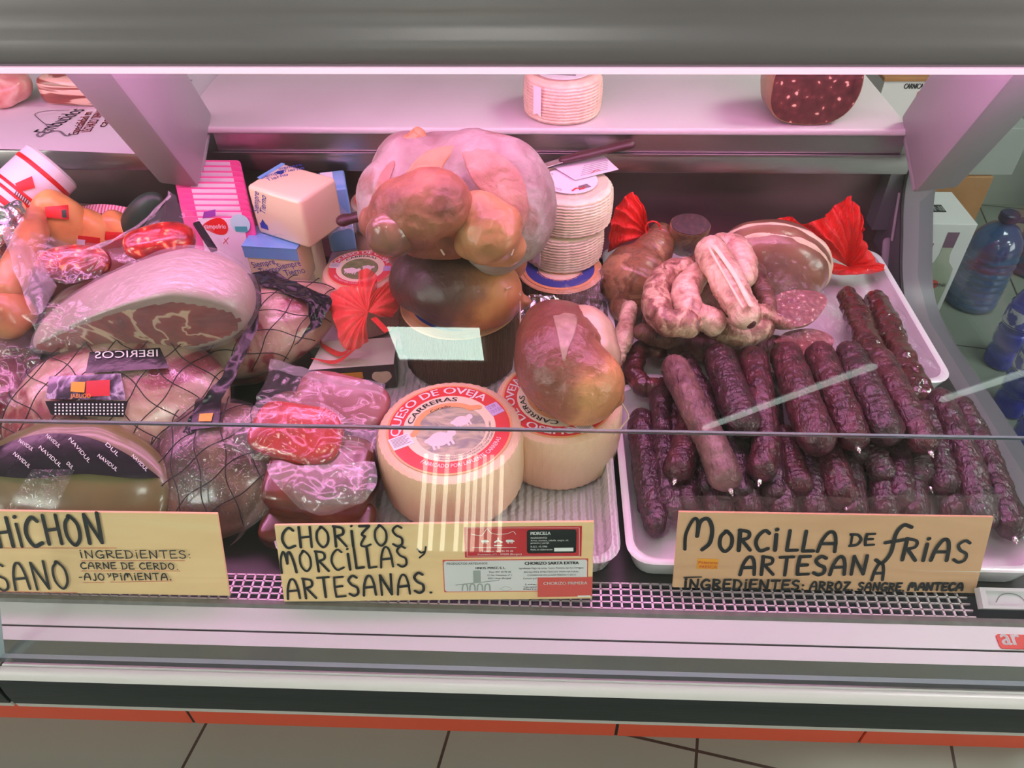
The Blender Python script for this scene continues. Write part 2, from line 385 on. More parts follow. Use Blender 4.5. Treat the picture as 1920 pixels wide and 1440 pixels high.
# ================================================================== MATERIALS
W1 = (.84, .84, .84, 1)
mat('floor_tile', [(0, (.205, .225, .190, 1)), (1, (.25, .27, .23, 1))], scale=3, rough=.35, detail=8)
def tile_joints():
    m = MATS['floor_tile']; nt = m.node_tree; N = nt.nodes; lk = nt.links.new; b = N['Principled BSDF']
    old = b.inputs['Base Color'].links[0].from_socket
    tc = N.new('ShaderNodeTexCoord'); mp = N.new('ShaderNodeMapping'); mp.vector_type = 'TEXTURE'
    mp.inputs['Location'].default_value = (.312, .630, 0); mp.inputs['Rotation'].default_value = (0, 0, math.radians(-11.5))
    br = N.new('ShaderNodeTexBrick'); br.offset = 0; br.inputs['Scale'].default_value = 1; br.inputs['Brick Width'].default_value = .47; br.inputs['Row Height'].default_value = .47
    br.inputs['Mortar Size'].default_value = .003; br.inputs['Mortar Smooth'].default_value = .1; br.inputs['Bias'].default_value = -1
    lk(tc.outputs['Object'], mp.inputs[0]); lk(mp.outputs[0], br.inputs['Vector'])
    mx = N.new('ShaderNodeMix'); mx.data_type = 'RGBA'; lk(br.outputs['Fac'], mx.inputs[0]); lk(old, mx.inputs[6]); mx.inputs[7].default_value = (.04, .035, .03, 1); lk(mx.outputs[2], b.inputs['Base Color'])
tile_joints()
mat('wall_paint', [(.28, .29, .27, 1)], rough=.8)
mat('back_wall_paint', [(0, (.30, .31, .28, 1)), (1, (.38, .38, .35, 1))], scale=2, rough=.7)
mat('ceiling_paint', [(.42, .43, .40, 1)], rough=.9)
mat('fill_panel', [W1], rough=.5, emit=(PANEL_COLOR, PANEL_POWER))
mat('pink_tube', [W1], rough=.5, emit=(TUBE_COLOR, TUBE_POWER))
mat('lamp_panel_green', [W1], rough=.5, emit=((.80, 1.0, .88), 11.0))
mat('lamp_tube', [W1], rough=.5, emit=((.85, 1.0, .92), 3.2))
mat('pink_strip', [W1], rough=.5, emit=(TUBE_COLOR, TUBE_POWER))
mat('pink_lens', [(.85, .8, .83, 1)], rough=.3, emit=((1, .5, .80), .42))
mat('window_light', [(.8, .8, .7, 1)], emit=((1.0, .93, .72), 5.5))
mat('steel', [(0, (.40, .36, .37, 1)), (1, (.50, .46, .47, 1))], scale=60, vs=(1, 20, 20), rough=.33, metal=1, bump=.03, bscale=300)
mat('dark_steel', [(0, (.26, .15, .16, 1)), (1, (.36, .24, .25, 1))], scale=6, rough=.36, metal=.85)
mat('canopy_grey', [(.19, .172, .178, 1)], rough=.36, spec=.5, metal=.35, bump=.02, bscale=400)
mat('canopy_top', [(.10, .09, .085, 1)], rough=.5)
mat('post_grey', [(.36, .34, .36, 1)], rough=.42, spec=.4)
mat('frame_grey', [(0, (.12, .105, .125, 1)), (1, (.16, .145, .165, 1))], scale=9, rough=.45)
mat('white_enamel', [(.66, .63, .66, 1)], rough=.35)
mat('nose_metal', [(.60, .58, .57, 1)], rough=.32, spec=.6)
mat('gasket_grey', [(0, (.10, .095, .09, 1)), (1, (.26, .24, .23, 1))], scale=70, rough=.5)
mat('polished', [(.42, .44, .42, 1)], rough=.16, metal=.9)
mat('bumper_black', [(0, (.014, .018, .018, 1)), (1, (.026, .030, .029, 1))], scale=5, vs=(1, 30, 30), rough=.5, spec=.3, bump=.1, bscale=40, bvs=(.05, 20, 20))
mat('strip_grey', [(.42, .41, .38, 1)], rough=.4)
mat('red_panel', [(.55, .075, .035, 1)], rough=.5)
mat('grille_metal', [(.55, .46, .50, 1)], rough=.4, metal=.4)
mat('well_dark', [(.03, .025, .05, 1)], rough=.7)
mat('deck_steel', [(.05, .042, .046, 1)], rough=.4, metal=.6)
mat('tray_white', [(.74, .73, .74, 1)], rough=.22, coat=.3)
mat('tray_textured', [(.68, .66, .68, 1)], rough=.16, coat=.4, bump=.7, bscale=55, btex='wave', bvs=(.6, 3.2, 1))
mat('board_white', [(0, (.54, .50, .49, 1)), (.5, (.61, .58, .57, 1)), (1, (.63, .60, .60, 1))], scale=7, rough=.45, bump=.05, bscale=300)
mat('red_badge', [(.66, .012, .016, 1)], rough=.4)
mat('white_ink', [(.86, .86, .86, 1)], rough=.5)
mat('black_ink', [(.012, .014, .018, 1)], rough=.45)
mat('grey_ink', [(.22, .20, .22, 1)], rough=.6)
mat('red_ink', [(.62, .06, .06, 1)], rough=.5)
mat('paper_white', [(0, (.70, .68, .70, 1)), (1, (.76, .74, .76, 1))], scale=14, rough=.7)
mat('glass_edge', [(.30, .42, .43, 1)], rough=.25, spec=.5)
mat('black_rubber', [(.01, .01, .01, 1)], rough=.6)
glassmat('counter_glass', (.965, .985, .975, 1), ior=1.42)
glassmat('end_glass', (.90, .95, .95, 1), ior=1.25)

# ================================================================== THE ROOM
RX0, RX1, RY0, RY1, RZ = -5.2, 5.4, -4.9, 2.75, 2.9
mk('floor', box((.1, (RY0 + RY1) / 2, -.05), (RX1 - RX0, RY1 - RY0, .1)), 'floor_tile', kind='structure', smooth=False)
bpy.data.objects['floor'].data.transform(Matrix.Translation(bpy.data.objects['floor'].location)); bpy.data.objects['floor'].location = (0, 0, 0)
mk('ceiling', box((.1, (RY0 + RY1) / 2, RZ + .05), (RX1 - RX0, RY1 - RY0, .1)), 'ceiling_paint', kind='structure', smooth=False)
mk('wall_back', box((.1, RY1 + .05, RZ / 2), (RX1 - RX0, .1, RZ)), 'back_wall_paint', kind='structure', smooth=False)
mk('wall_front', box((.1, RY0 - .05, RZ / 2), (RX1 - RX0, .1, RZ)), 'wall_paint', kind='structure', smooth=False)
mk('wall_left', box((RX0 - .05, (RY0 + RY1) / 2, RZ / 2), (.1, RY1 - RY0, RZ)), 'wall_paint', kind='structure', smooth=False)
mk('wall_right', box((RX1 + .05, (RY0 + RY1) / 2, RZ / 2), (.1, RY1 - RY0, RZ)), 'wall_paint', kind='structure', smooth=False)
# the shop window far behind the camera, mirrored as upright streaks in the lower pane
wn = mk('window_1', join(*[box((x * 1.2, RY0 + .015, 2.22), (.032, .03, .80)) for x in (-.77, -.70, -.62, -.53, -.47, -.42, -.36, -.31, -.24)]), 'window_light', kind='structure', smooth=False)
mk('window_frame', join(box((-.606, RY0 + .012, 2.645), (.80, .024, .05)), box((-.606, RY0 + .012, 1.795), (.80, .024, .05))), 'grey_ink', parent=wn, smooth=False)

mat('fill_daylight', [(.8, .8, .8, 1)], emit=((1.0, .97, .90), 5.2))
for k, (x, s) in enumerate(((RX0, 1), (RX1, -1))):      # daylight from unseen windows added in the side walls to light the signs
    w_ = mk('window_%d' % (k + 2), box((x + s * .012, -2.1, 1.55), (.024, 3.0, 1.6)), 'fill_daylight', kind='structure', smooth=False)
    mk('window_frame', join(*[box((x + s * .02, -2.1 + dy, 1.55 + dz), (.04, wy, wz)) for dy, dz, wy, wz in ((0, .83, 3.1, .06), (0, -.83, 3.1, .06), (1.53, 0, .06, 1.72), (-1.53, 0, .06, 1.72), (.5, 0, .05, 1.6), (-.5, 0, .05, 1.6))]), 'white_enamel', parent=w_, smooth=False)
def ceiling_light(x, y, sx, sy, label, m='fill_panel'):
    t = thing('ceiling_light', label, 'ceiling light', (x, y, RZ - .02), 'square light panels in the shop ceiling')
    mk('diffuser', box((x, y, RZ - .014), (sx, sy, .02)), m, t, smooth=False)
    mk('light_frame', join(*[box((x + a * (sx / 2 + .012), y + b * (sy / 2 + .012), RZ - .016), (.024 if a else sx + .048, .024 if b else sy + .048, .03)) for a, b in ((1, 0), (-1, 0), (0, 1), (0, -1))]), 'white_enamel', t, smooth=False)
ceiling_light(-.66, -3.28, .58, .50, 'white square ceiling light panel mirrored brightest in the upper glass', 'lamp_panel_green')
ceiling_light(-.15, -.50, .42, .30, 'added square ceiling light panel above the place before the counter')  # small overhead panel added to brighten the counter front
ceiling_light(-3.1, -1.35, 1.1, .62, 'added ceiling light panel far to the left of the counter, nearer one')  # four side panels added outside the mirrored area to light the upright signs
ceiling_light(3.2, -1.35, 1.1, .62, 'added ceiling light panel far to the right of the counter, nearer one')
ceiling_light(-4.3, -2.7, 1.1, .62, 'added ceiling light panel far to the left of the counter, farther one')
ceiling_light(4.4, -2.7, 1.1, .62, 'added ceiling light panel far to the right of the counter, farther one')
def ceiling_tube(label, a, b):
    t = thing('fluorescent_lamp', label, 'ceiling light', ((a[0] + b[0]) / 2, (a[1] + b[1]) / 2, RZ - .02), 'bare ceiling tubes')
    mk('tube', tube([(*a, RZ - .04), (*b, RZ - .04)], .020, n=4, seg=10), 'lamp_tube', t)
    mk('lamp_base', bar((*a, RZ - .010), (*b, RZ - .010), .06, .02), 'white_enamel', t, smooth=False)
ceiling_tube('long bare ceiling tube mirrored as a slanting streak over the morcillas', (1.38, -4.80), (2.24, -3.51))
ceiling_tube('bare ceiling tube mirrored as a short streak at the right end', (2.97, -4.09), (3.26, -3.59))
ceiling_light(1.75, 1.1, .95, .70, 'added square ceiling light panel above the water bottles')  # added and sized to brighten the floor beside the counter

# ================================================================== THE COUNTER
XL, XR = -1.45, .60
case = thing('display_counter', 'long refrigerated glass-fronted butcher counter holding all the meat and cheese', 'display counter', (-.3, .8, 0))
GB, GT = V((0, .388, .752)), V((0, .703, 1.250)); GD = (GT - GB).normalized(); GN = V((0, -GD.z, GD.y))
def pane(name, x0, x1, s0, s1, m='counter_glass', th=.009):
    a, b = GB + GD * s0, GB + GD * s1; q = [a, b, b - GN * th, a - GN * th]
    g = prism([(p.y, p.z) for p in q], x0, x1); return mk(name, (g[0], g[1], [0, 1, 0, 1, 1, 1]), [m, 'glass_edge'], case, smooth=False)
SE = .254
pane('glass_pane', -.562, .652, 0, SE - .0008); pane('glass_pane', -.562, .652, SE + .0012, .585)
pane('glass_pane', XL, -.570, 0, SE - .0008); pane('glass_pane', XL, -.570, SE + .0012, .585)
# canopy over the goods: rounded beam in front, flat top, tubes under it
prof = [(.716, 1.3095), (.711, 1.3085), (.7085, 1.305), (.7075, 1.296), (.706, 1.289), (.7025, 1.282), (.697, 1.2755), (.6945, 1.270), (.6940, 1.263), (.6955, 1.256), (.700, 1.2512)]
prof = [(1.04, 1.3085), (.9, 1.3085)] + prof + [(.735, 1.250), (.735, 1.265), (1.04, 1.285)]
mk('canopy', prism(prof, XL, .68), 'canopy_grey', case, sharp=40)
mk('canopy_lens', prism([(.699, 1.2450), (.7305, 1.2460), (.7305, 1.2512), (.697, 1.2512)], XL, .68), 'pink_lens', case, smooth=False)
for y in (.755, .782, .87, .96): mk('light_tube', tube([(XL, y, 1.2615 if y < .8 else 1.2660), (.60, y, 1.2615 if y < .8 else 1.2660)], .0115, n=4, seg=14), 'pink_tube', case)
mk('canopy_top', box((-.385, .905, 1.310), (2.13, .27, .003)), 'canopy_top', case, smooth=False)
# posts carrying the canopy
def post(x0, x1):
    a, b = V((x0, 1.10, .985)), V((x1, .885, 1.275)); d = (b - a).normalized(); up = V((0, 1, .6))
    g = bar(a, b, .060, .125, .006, up=V((0, 1, 0))); p = mk('post', g, 'post_grey', case)
    mk('post_foot', bar(a - d * .018, a + d * .002, .054, .11, .006, up=V((0, 1, 0))), 'post_grey', p)
    n = V((1, 0, 0)) if x0 < 0 else V((-1, 0, 0))
    return p
post(-.545, -.515); post(.575, .535)
# worktop behind, with the raised board rail
mk('worktop', join(box(((XL + .57) / 2, 1.420, .951), (.57 - XL, .584, .034), None, .003)), 'steel', case, sharp=30)
mk('board_rail', join(box((.02, 1.40, .9835), (1.06, .54, .030)), box((.02, 1.135, .9655), (1.06, .02, .004))), 'steel', case, smooth=False)
# the cold well: deck, back panel, grille, front ledge
mk('deck', box(((XL + XR) / 2, .85, .735), (XR - XL, .71, .026)), 'deck_steel', case, smooth=False)
mk('back_panel', join(box(((XL + XR) / 2, 1.235, .845), (XR - XL, .02, .19)), box(((XL + XR) / 2, 1.19, .752), (XR - XL, .07, .012))), 'dark_steel', case, smooth=False)
xs = [XL + i * .0112 for i in range(int((.475 - XL) / .0112) + 1)]
gr = [box(((XL + .475) / 2, y, .7535), (.475 - XL, .0016, .0026)) for y in (.4635, .4715, .4795, .4875, .4955)] + [box((x, .4795, .7535), (.0022, .033, .0026)) for x in xs]
mk('air_grille', join(*gr), 'grille_metal', case, smooth=False)
mk('grille_well', box(((XL + XR) / 2, .478, .742), (XR - XL, .034, .008)), 'well_dark', case, smooth=False)
mk('metal_lip', prism([(.4625, .7545), (.4565, .7560), (.4535, .7525), (.4535, .740), (.4625, .740)], XL, XR), 'gasket_grey', case, smooth=False)
mk('front_ledge', join(prism([(.4535, .7530), (.4285, .7496), (.4285, .735), (.4535, .735)], XL, XR), prism([(.4262, .7492), (.412, .7465), (.412, .735), (.4262, .735)], XL, XR)), 'white_enamel', case, smooth=False)
mk('ledge_groove', box(((XL + XR) / 2, .4274, .7445), (XR - XL, .003, .008)), 'black_rubber', case, smooth=False)
mk('polished_trough', prism([(.412, .7462), (.3895, .7395), (.3895, .730), (.412, .730)], XL, XR), 'polished', case, smooth=False)
nose = [(.3895, .7395), (.3885, .7425), (.385, .7450), (.3835, .7440), (.3815, .7463), (.3765, .7455), (.3725, .7425), (.3705, .7380), (.3895, .7340)]
for x0, x1 in ((XL, -.5655), (-.5605, .66)):
    nb = mk('front_nose', prism(nose, x0, x1), 'nose_metal', case, sharp=60)
    mk('bumper', prism([(.398, .7335), (.3709, .7378), (.3678, .730), (.3664, .716), (.3664, .700), (.3668, .694), (.398, .694)], x0, x1), 'bumper_black', nb, sharp=60)
    mk('lower_strip', prism([(.398, .6936), (.3672, .6936), (.3678, .6850), (.398, .6850)], x0, x1), 'strip_grey', nb, smooth=False)
mk('section_gap', box((-.563, .386, .712), (.006, .028, .055)), 'black_rubber', case, smooth=False)
# plinth panels down to the floor
mk('plinth', box((-.52, .93, .36), (1.82, .55, .72)), 'black_rubber', case, smooth=False)
for x0, x1 in ((-1.45, -.668), (-.664, .158), (.162, .62), (.624, .95)):
    mk('kick_panel', box(((x0 + x1) / 2, .660, .10), (x1 - x0 - .002, .012, .20)), 'red_panel', case, smooth=False)
# end panel with its curved top and glass
cur = [(.40, .738), (.60, .742), (.76, .744), (.87, .740), (.95, .737), (1.02, .742), (1.065, .757), (1.10, .785), (1.13, .82), (1.165, .86), (1.185, .90), (1.19, .95)]
cc = [(p.x, p.y) for p in catmull([V((a, b, 0)) for a, b in cur], 40)]
ep = mk('end_panel', prism(cc + [(1.24, .95), (1.24, .10), (.66, .10), (.66, .60), (.40, .66)], .60, .650), 'frame_grey', case, sharp=50)
mk('gasket', wire([V((.5985, y, z + .001)) for y, z in cur], .0028, n=40), 'black_rubber', ep)
mk('panel_upright', prism([(1.19, .80), (1.24, .80), (1.24, .965), (1.19, .965)], .575, .650), 'frame_grey', ep, smooth=False)
mk('end_glass', prism([(.42, .752), (.735, 1.247), (.90, 1.247), (1.10, .95), (1.16, .87), (1.08, .778), (1.0, .748)], .622, .626), 'end_glass', case, smooth=False)
lt = P(1662, 478, .84); lt = PX(1662, 478, .597)
mk('latch', join(tube([lt + V((0, -.012, -.018)), lt + V((0, .012, .018))], .008, n=8, seg=10, flat=.4), tube([lt + V((0, .0, .03)), lt + V((0, .03, .10))], .0025, n=6, seg=8)), 'post_grey', ep)
# the maker's red badge on the ledge
bo = P(1900, 1205, .7490); bp = Plane(bo, (1, 0, 0), (0, .985, .15)); c0 = bp.px(1874, 1218); c1 = bp.px(1876, 1191)
bd = mk('badge', patch(bp, rrect(c0[0], c0[1], c0[0] + .075, c1[1], .003), 0, .003), 'red_badge', case, smooth=False)
mk('badge_lettering', typed(bp, 'ar', c0[0] + .004, c0[1] + .004, .0175, width=.019, h=.0034, bold=.0006), 'white_ink', bd, smooth=False)
# thermometer clipped to the lip at the right
th = P(1892, 1123, .765); tp = Plane(th, (1, 0, 0), (0, .9, .45))
tm = mk('thermometer', join(patch(tp, [(-.032, -.011), (.034, -.011), (.034, .011), (-.032, .011)], -.006, .002), patch(tp, [(-.032, -.011), (.034, -.011), (.034, -.0075), (-.032, -.0075)], .002, .005), patch(tp, [(-.032, .0075), (.034, .0075), (.034, .011), (-.032, .011)], .002, .005), patch(tp, [(-.032, -.0075), (-.026, -.0075), (-.026, .0075), (-.032, .0075)], .002, .005)), 'white_enamel', case, smooth=False)
mk('dial_arc', ribbon(tp, [(-.016, -.004), (-.01, .003), (0, .0055), (.01, .003), (.016, -.004)], .001, .0026), 'grey_ink', tm, smooth=False)

# ------------------------------------------------------------------ trays
def tray(label, x0, x1, y0, y1, zb=.750, h=.032, m='tray_white', group='white plastic trays in the counter'):
    r = .028
    def ring(d, z, rr): return [V((a, b, z)) for a, b in rrect(x0 + d, y0 + d, x1 - d, y1 - d, rr, 5)]
    rings = [ring(.010, zb, r * .8), ring(.004, zb + h * .6, r), ring(-.0, zb + h, r), ring(.004, zb + h + .002, r * .95), ring(.009, zb + h, r * .9), ring(.014, zb + h * .4, r * .8), ring(.020, zb + .006, r * .6), ring(.028, zb + .004, r * .4)]
    n = len(rings[0]); vv = [p for q in rings for p in q]; ff = []
    for i in range(len(rings) - 1):
        for j in range(n): ff.append((i * n + j, i * n + (j + 1) % n, (i + 1) * n + (j + 1) % n, (i + 1) * n + j))
    ff += [tuple(range(n - 1, -1, -1)), tuple((len(rings) - 1) * n + j for j in range(n))]
    return mk('plastic_tray', (vv, ff), m, label=label, cat='tray', group=group, sharp=50)
tray('white plastic tray full of dark morcillas at the front right', .102, .560, .502, .800)
tray('white plastic tray under the curved sausages, farther back on the right', .106, .575, .808, 1.150, zb=.754)
tray('white tray with rippled bottom under the two big front cheeses', -.300, .096, .502, .860, m='tray_textured')
tray('white tray under the stacked cheeses at the back of the middle', -.360, .100, .868, 1.150, zb=.752)

# ================================================================== HAND-LETTERED SIGNS
mat('plywood', [(0, L(196, 160, 118, 1.5)), (.5, L(208, 174, 130, 1.5)), (1, L(222, 192, 150, 1.5))], scale=5, vs=(1, 9, 9), dist=1.0, rough=.6)
mat('plywood_tan', [(0, L(176, 132, 104, 1.4)), (.5, L(190, 148, 116, 1.4)), (1, L(202, 162, 130, 1.4))], scale=5, vs=(1, 9, 9), dist=1.0, rough=.5)
mat('card_red', [(.62, .03, .045, 1)], rough=.35)
mat('card_red_light', [(.72, .10, .09, 1)], rough=.35)
mat('card_black', [(.012, .016, .018, 1)], rough=.3)
mat('orange_sticker', [(.85, .36, .03, 1)], rough=.4)
mat('pencil_grey', [(.35, .38, .36, 1)], rough=.5)
filmmat('clear_film', (.90, .86, .92, 1), .05, rough=.12, bump=.45, bscale=26, gl=.075)
filmmat('milky_film', (.88, .82, .90, 1), .17, rough=.16, bump=.4, bscale=24, gl=.09)
filmmat('sheen_film', (.90, .88, .92, 1), .02, rough=.10, bump=.9, bscale=70, gl=.06)
filmmat('stretch_film', (.92, .85, .93, 1), .10, rough=.2, bump=.9, bscale=26, gl=.07, bvs=(1, 3.5, 2))

def sign(label, bl, br, tl, z=.7565, m='plywood', th=.0035, lean=.40):
    a, b = P(*bl, z), P(*br, z); u = (b - a); u.z = 0; W = u.length; u.normalize()
    f = V((-u.y, u.x, 0)); v = (f * lean + V((0, 0, 1))).normalized()
    pl = Plane(a, u, v); H = pl.px(*tl)[1]
    t = thing('sign_board', label, 'sign', pl.at(W / 2, 0), 'hand-lettered wooden signs')
    g = patch(pl, [(0, 0), (W, 0), (W, H), (0, H)], -th, 0); mk('board', g, m, t, smooth=False)
    return t, pl
def line(pl, a, b, wd, h=.0006): return ribbon(pl, [pl.px(*a), pl.px(*b)], wd, h)

t, pl = sign('pale wooden sign hand-lettered for salchichon at the left edge', (-190, 1107), (430, 1117), (-10, 958))
mk('hand_lettering', join(lettered(pl, 'SALCHICHON', (-136, 1029), (198, 1018), 52, .0043, slant=.06), lettered(pl, 'ARTESANO', (-140, 1112), (136, 1101), 48, .0030, slant=.05),
    lettered(pl, 'INGREDIENTES:', (152, 1046), (360, 1045), 14, .0014), lettered(pl, 'CARNE DE CERDO.', (153, 1066), (336, 1066), 11.5, .0014), lettered(pl, '-AJO', (150, 1087), (198, 1087), 12, .0013), lettered(pl, 'y', (203, 1082), (211, 1082), 9, .001), lettered(pl, 'PIMIENTA.', (214, 1087), (323, 1086), 12, .0014)), 'black_ink', t, smooth=False)
mk('red_underlines', join(line(pl, (0, 1027), (219, 1027), .0006), line(pl, (152, 1051), (347, 1051), .0005), line(pl, (152, 1070), (338, 1070), .0005), line(pl, (156, 1092), (196, 1092), .0005), line(pl, (208, 1091), (324, 1089), .0005), line(pl, (-60, 1108), (145, 1111), .0006)), 'red_ink', t, smooth=False)

t, pl = sign('pale wooden sign hand-lettered for chorizos, with red and white printed stickers', (533, 1128), (1110, 1122), (512, 985), lean=.42)
mk('hand_lettering', join(lettered(pl, 'CHORIzOS', (531, 1027), (758, 1022), 38, 0.0029), lettered(pl, 'MORCILLAS', (528, 1074), (766, 1061), 38, 0.0029), lettered(pl, 'y', (786, 1046), (806, 1042), 22, 0.0020), lettered(pl, 'ARTESANAS.', (540, 1122), (812, 1110), 37, 0.0029)), 'black_ink', t, smooth=False)
def line2(pl, a, b, wd, h=.0006): return ribbon(pl, [a, b], wd, h)
def rect(pl, x0, y0, x1, y1, h0=0, h1=.0005, r=0):
    a = pl.px(x0, y1); b = pl.px(x1, y0); return patch(pl, rrect(a[0], a[1], b[0], b[1], r) if r else [(a[0], a[1]), (b[0], a[1]), (b[0], b[1]), (a[0], b[1])], h0, h1)
def rim(pl, x0, y0, x1, y1, wd, h): return join(line(pl, (x0, y0), (x1, y0), wd, h), line(pl, (x1, y0), (x1, y1), wd, h), line(pl, (x1, y1), (x0, y1), wd, h), line(pl, (x0, y1), (x0, y0), wd, h))
def typ(pl, body, x, y, hpx, x1=None, h=.0012, bold=0):
    a = pl.px(x, y); wd = (pl.px(x1, y)[0] - a[0]) if x1 else None; hh = abs(pl.px(x, y - hpx)[1] - a[1])
    return typed(pl, body, a[0], a[1], hh, width=wd, h=h, bold=bold)
s1 = mk('red_sticker', rect(pl, 872, 986, 1091, 1045), 'card_red', t, smooth=False)
mk('black_panel', rect(pl, 988, 992, 1081, 1037, .0005, .0009, r=.003), 'card_black', s1, smooth=False)
hill = [pl.px(x, y) for x, y in ((884, 1001), (903, 1003), (913, 991), (920, 998), (932, 1001), (950, 1000), (962, 996), (967, 1001))]
def beast(x, y, s): return join(ribbon(pl, [pl.px(x - 5 * s, y - 4 * s), pl.px(x + 4 * s, y - 4.3 * s)], .0026 * s, .0009), *[ribbon(pl, [pl.px(x + k * s, y - 3 * s), pl.px(x + k * s, y)], .0006 * s, .0009) for k in (-4, -2, 2, 4)], ribbon(pl, [pl.px(x + 4 * s, y - 5 * s), pl.px(x + 7 * s, y - 3.4 * s)], .0014 * s, .00095))
mk('white_print', join(ribbon(pl, hill, .0005, .0008), beast(909, 1018, 1), beast(956, 1018, 1.1), *[ribbon(pl, [pl.px(928, 1016), pl.px(934, 1013), pl.px(941, 1016)], .002, .0008), ribbon(pl, [pl.px(934, 1014), pl.px(934, 1008)], .0012, .0009), ribbon(pl, [pl.px(927, 1022), pl.px(941, 1022)], .0012, .0008)], line(pl, (886, 1026), (968, 1026), .0004, .0008), rim(pl, 876, 989, 1086, 1042, .0004, .0008),
    typ(pl, 'Teléfono: 947 35 70 20', 904, 1034, 3, 962), typ(pl, 'Francisco, nº1 - 09200 (Burgos)', 896, 1040, 3, 978), typ(pl, 'MORCILLA', 995, 1002, 6, 1032, bold=.0002), typ(pl, 'INGREDIENTES:', 995, 1009, 3, 1026), typ(pl, 'Arroz, manteca, cebolla, sangre, sal,', 995, 1014, 3, 1066), typ(pl, 'pimienta y perejil.', 995, 1018.5, 3, 1030), typ(pl, 'R.G.S. 10.1986', 995, 1025.5, 3, 1026), typ(pl, 'Fecha de elaboración:', 995, 1031, 3, 1036), rect(pl, 1039, 1026, 1075, 1033, .0009, .0011)), 'white_ink', s1, smooth=False)
s2 = mk('white_sticker', rect(pl, 833, 1047, 1103, 1110), 'card_red_light', t, smooth=False)
mk('sticker_face', rect(pl, 834.5, 1048.5, 1101, 1108.5, .0005, .0008, r=.003), 'paper_white', s2, smooth=False)
arch = [ribbon(pl, [pl.px(x - 5, 1106), pl.px(x - 4, 1097), pl.px(x, 1094), pl.px(x + 4, 1097), pl.px(x + 5, 1106)], .0016, .0011) for x in (872, 886, 900, 914)]
mk('black_print', join(typ(pl, 'PRODUCTOS ARTESANOS', 838, 1058, 4, 914), typ(pl, 'HNOS. PEREZ, S. L.', 892, 1066, 4, 948, bold=.0001), typ(pl, 'Tfno: 947 35 70 20', 916, 1073, 3, 958), typ(pl, 'C/ San Francisco, nº 1', 914, 1079, 3, 960), typ(pl, '09211 Frías (Burgos)', 915, 1085, 3, 958), typ(pl, 'CHORIZO SARTA EXTRA', 984, 1058, 5.5, 1085, bold=.0002),
    typ(pl, 'Ingredientes: Magro de cerdo, Tocino, Pimentón, Sal, Ajo y Orégano', 973, 1066, 3, 1094), typ(pl, 'SIN GLUTEN, EMBUTIDO EN TRIPA NATURAL', 982, 1073, 3, 1085), typ(pl, 'CONSERVAR EN LUGAR FRESCO Y SECO', 989, 1079, 3, 1080), typ(pl, 'Consumir pref.', 981, 1085, 3, 1007), typ(pl, 'Lote:', 985, 1096, 3, 1006), typ(pl, 'Tripa natural', 981, 1101, 3, 1006), typ(pl, 'Sierra', 981, 1105, 3, 1006)), 'black_ink', s2, smooth=False)
mk('bridge_drawing', join(rect(pl, 888, 1069, 901, 1092, .0008, .001), line(pl, (855, 1096), (936, 1087), .0009, .0011), *arch, *[ribbon(pl, [pl.px(938, 1103), pl.px(948, 1099), pl.px(959, 1103), pl.px(948, 1107), pl.px(938, 1103)], .0004, .0011)]), 'pencil_grey', s2, smooth=False)
s3 = mk('small_red_sticker', rect(pl, 1008, 1081, 1110.5, 1118, .0009, .0013), 'card_red_light', t, smooth=False)
mk('white_lettering', join(typ(pl, 'CHORIZO PRIMERA', 1019, 1095, 5.5, 1101, h=.0016, bold=.0001), rect(pl, 1083, 1115, 1107, 1118, .0013, .0015)), 'white_ink', s3, smooth=False)

t, pl = sign('tan wooden sign hand-lettered for morcilla at the front right', (1261, 1101), (1828, 1112), (1264, 960), z=.7565, m='plywood_tan')
mk('hand_lettering', join(lettered(pl, 'W', (1284, 1033), (1341, 1030), 52, 0.0043), lettered(pl, 'ORCI', (1347, 1033), (1457, 1031), 38, 0.0045), lettered(pl, 'LLA', (1472, 1033), (1567, 1036), 38, 0.0045, gap=.12), lettered(pl, 'DE', (1592, 1023), (1638, 1022), 21, 0.0032), lettered(pl, 'f', (1646, 1040), (1692, 1040), 46, 0.0043), lettered(pl, 'RIAS', (1688, 1049), (1811, 1054), 40, 0.0042),
    lettered(pl, 'ARTESAN', (1387, 1077), (1622, 1077), 34, 0.0041), lettered(pl, 'A', (1634, 1087), (1656, 1087), 32, 0.0038), lettered(pl, 'INGREDIENTES:', (1282, 1103), (1506, 1104), 17, 0.0030), lettered(pl, 'ARROZ.', (1518, 1105), (1598, 1106), 15, 0.0027), lettered(pl, 'SANGRE.', (1608, 1106), (1694, 1107), 14, 0.0027), lettered(pl, 'MANTECA', (1702, 1106), (1803, 1106), 13, 0.0032), ribbon(pl, [pl.px(1282, 1082), pl.px(1315, 1081)], .0016, 0.0011)), 'black_ink', t, smooth=False)
s4 = mk('orange_sticker', rect(pl, 1306, 1048, 1347, 1066), 'orange_sticker', t, smooth=False)
mk('sticker_print', join(typ(pl, 'Palencia', 1309, 1056, 5, 1345), typ(pl, 'FRESCA', 1311, 1064, 5, 1344)), 'red_ink', s4, smooth=False)
# clear plastic sheet standing between that sign and the tray
g = [[P(1240, 1065, .757), P(1550, 1085, .757), P(1830, 1092, .757)], [P(1250, 1000, .80), P(1550, 1010, .80), P(1860, 1020, .80)], [P(1262, 944, .842), P(1560, 948, .838), P(1888, 943, .846)]]
g = [[p + V((0, .012, 0)) for p in r] for r in g]
mk('plastic_sheet', sheet(g, 40, 24, amp=.003, ns=25), 'clear_film', label='clear plastic sheet standing behind the morcilla sign', cat='plastic sheet')

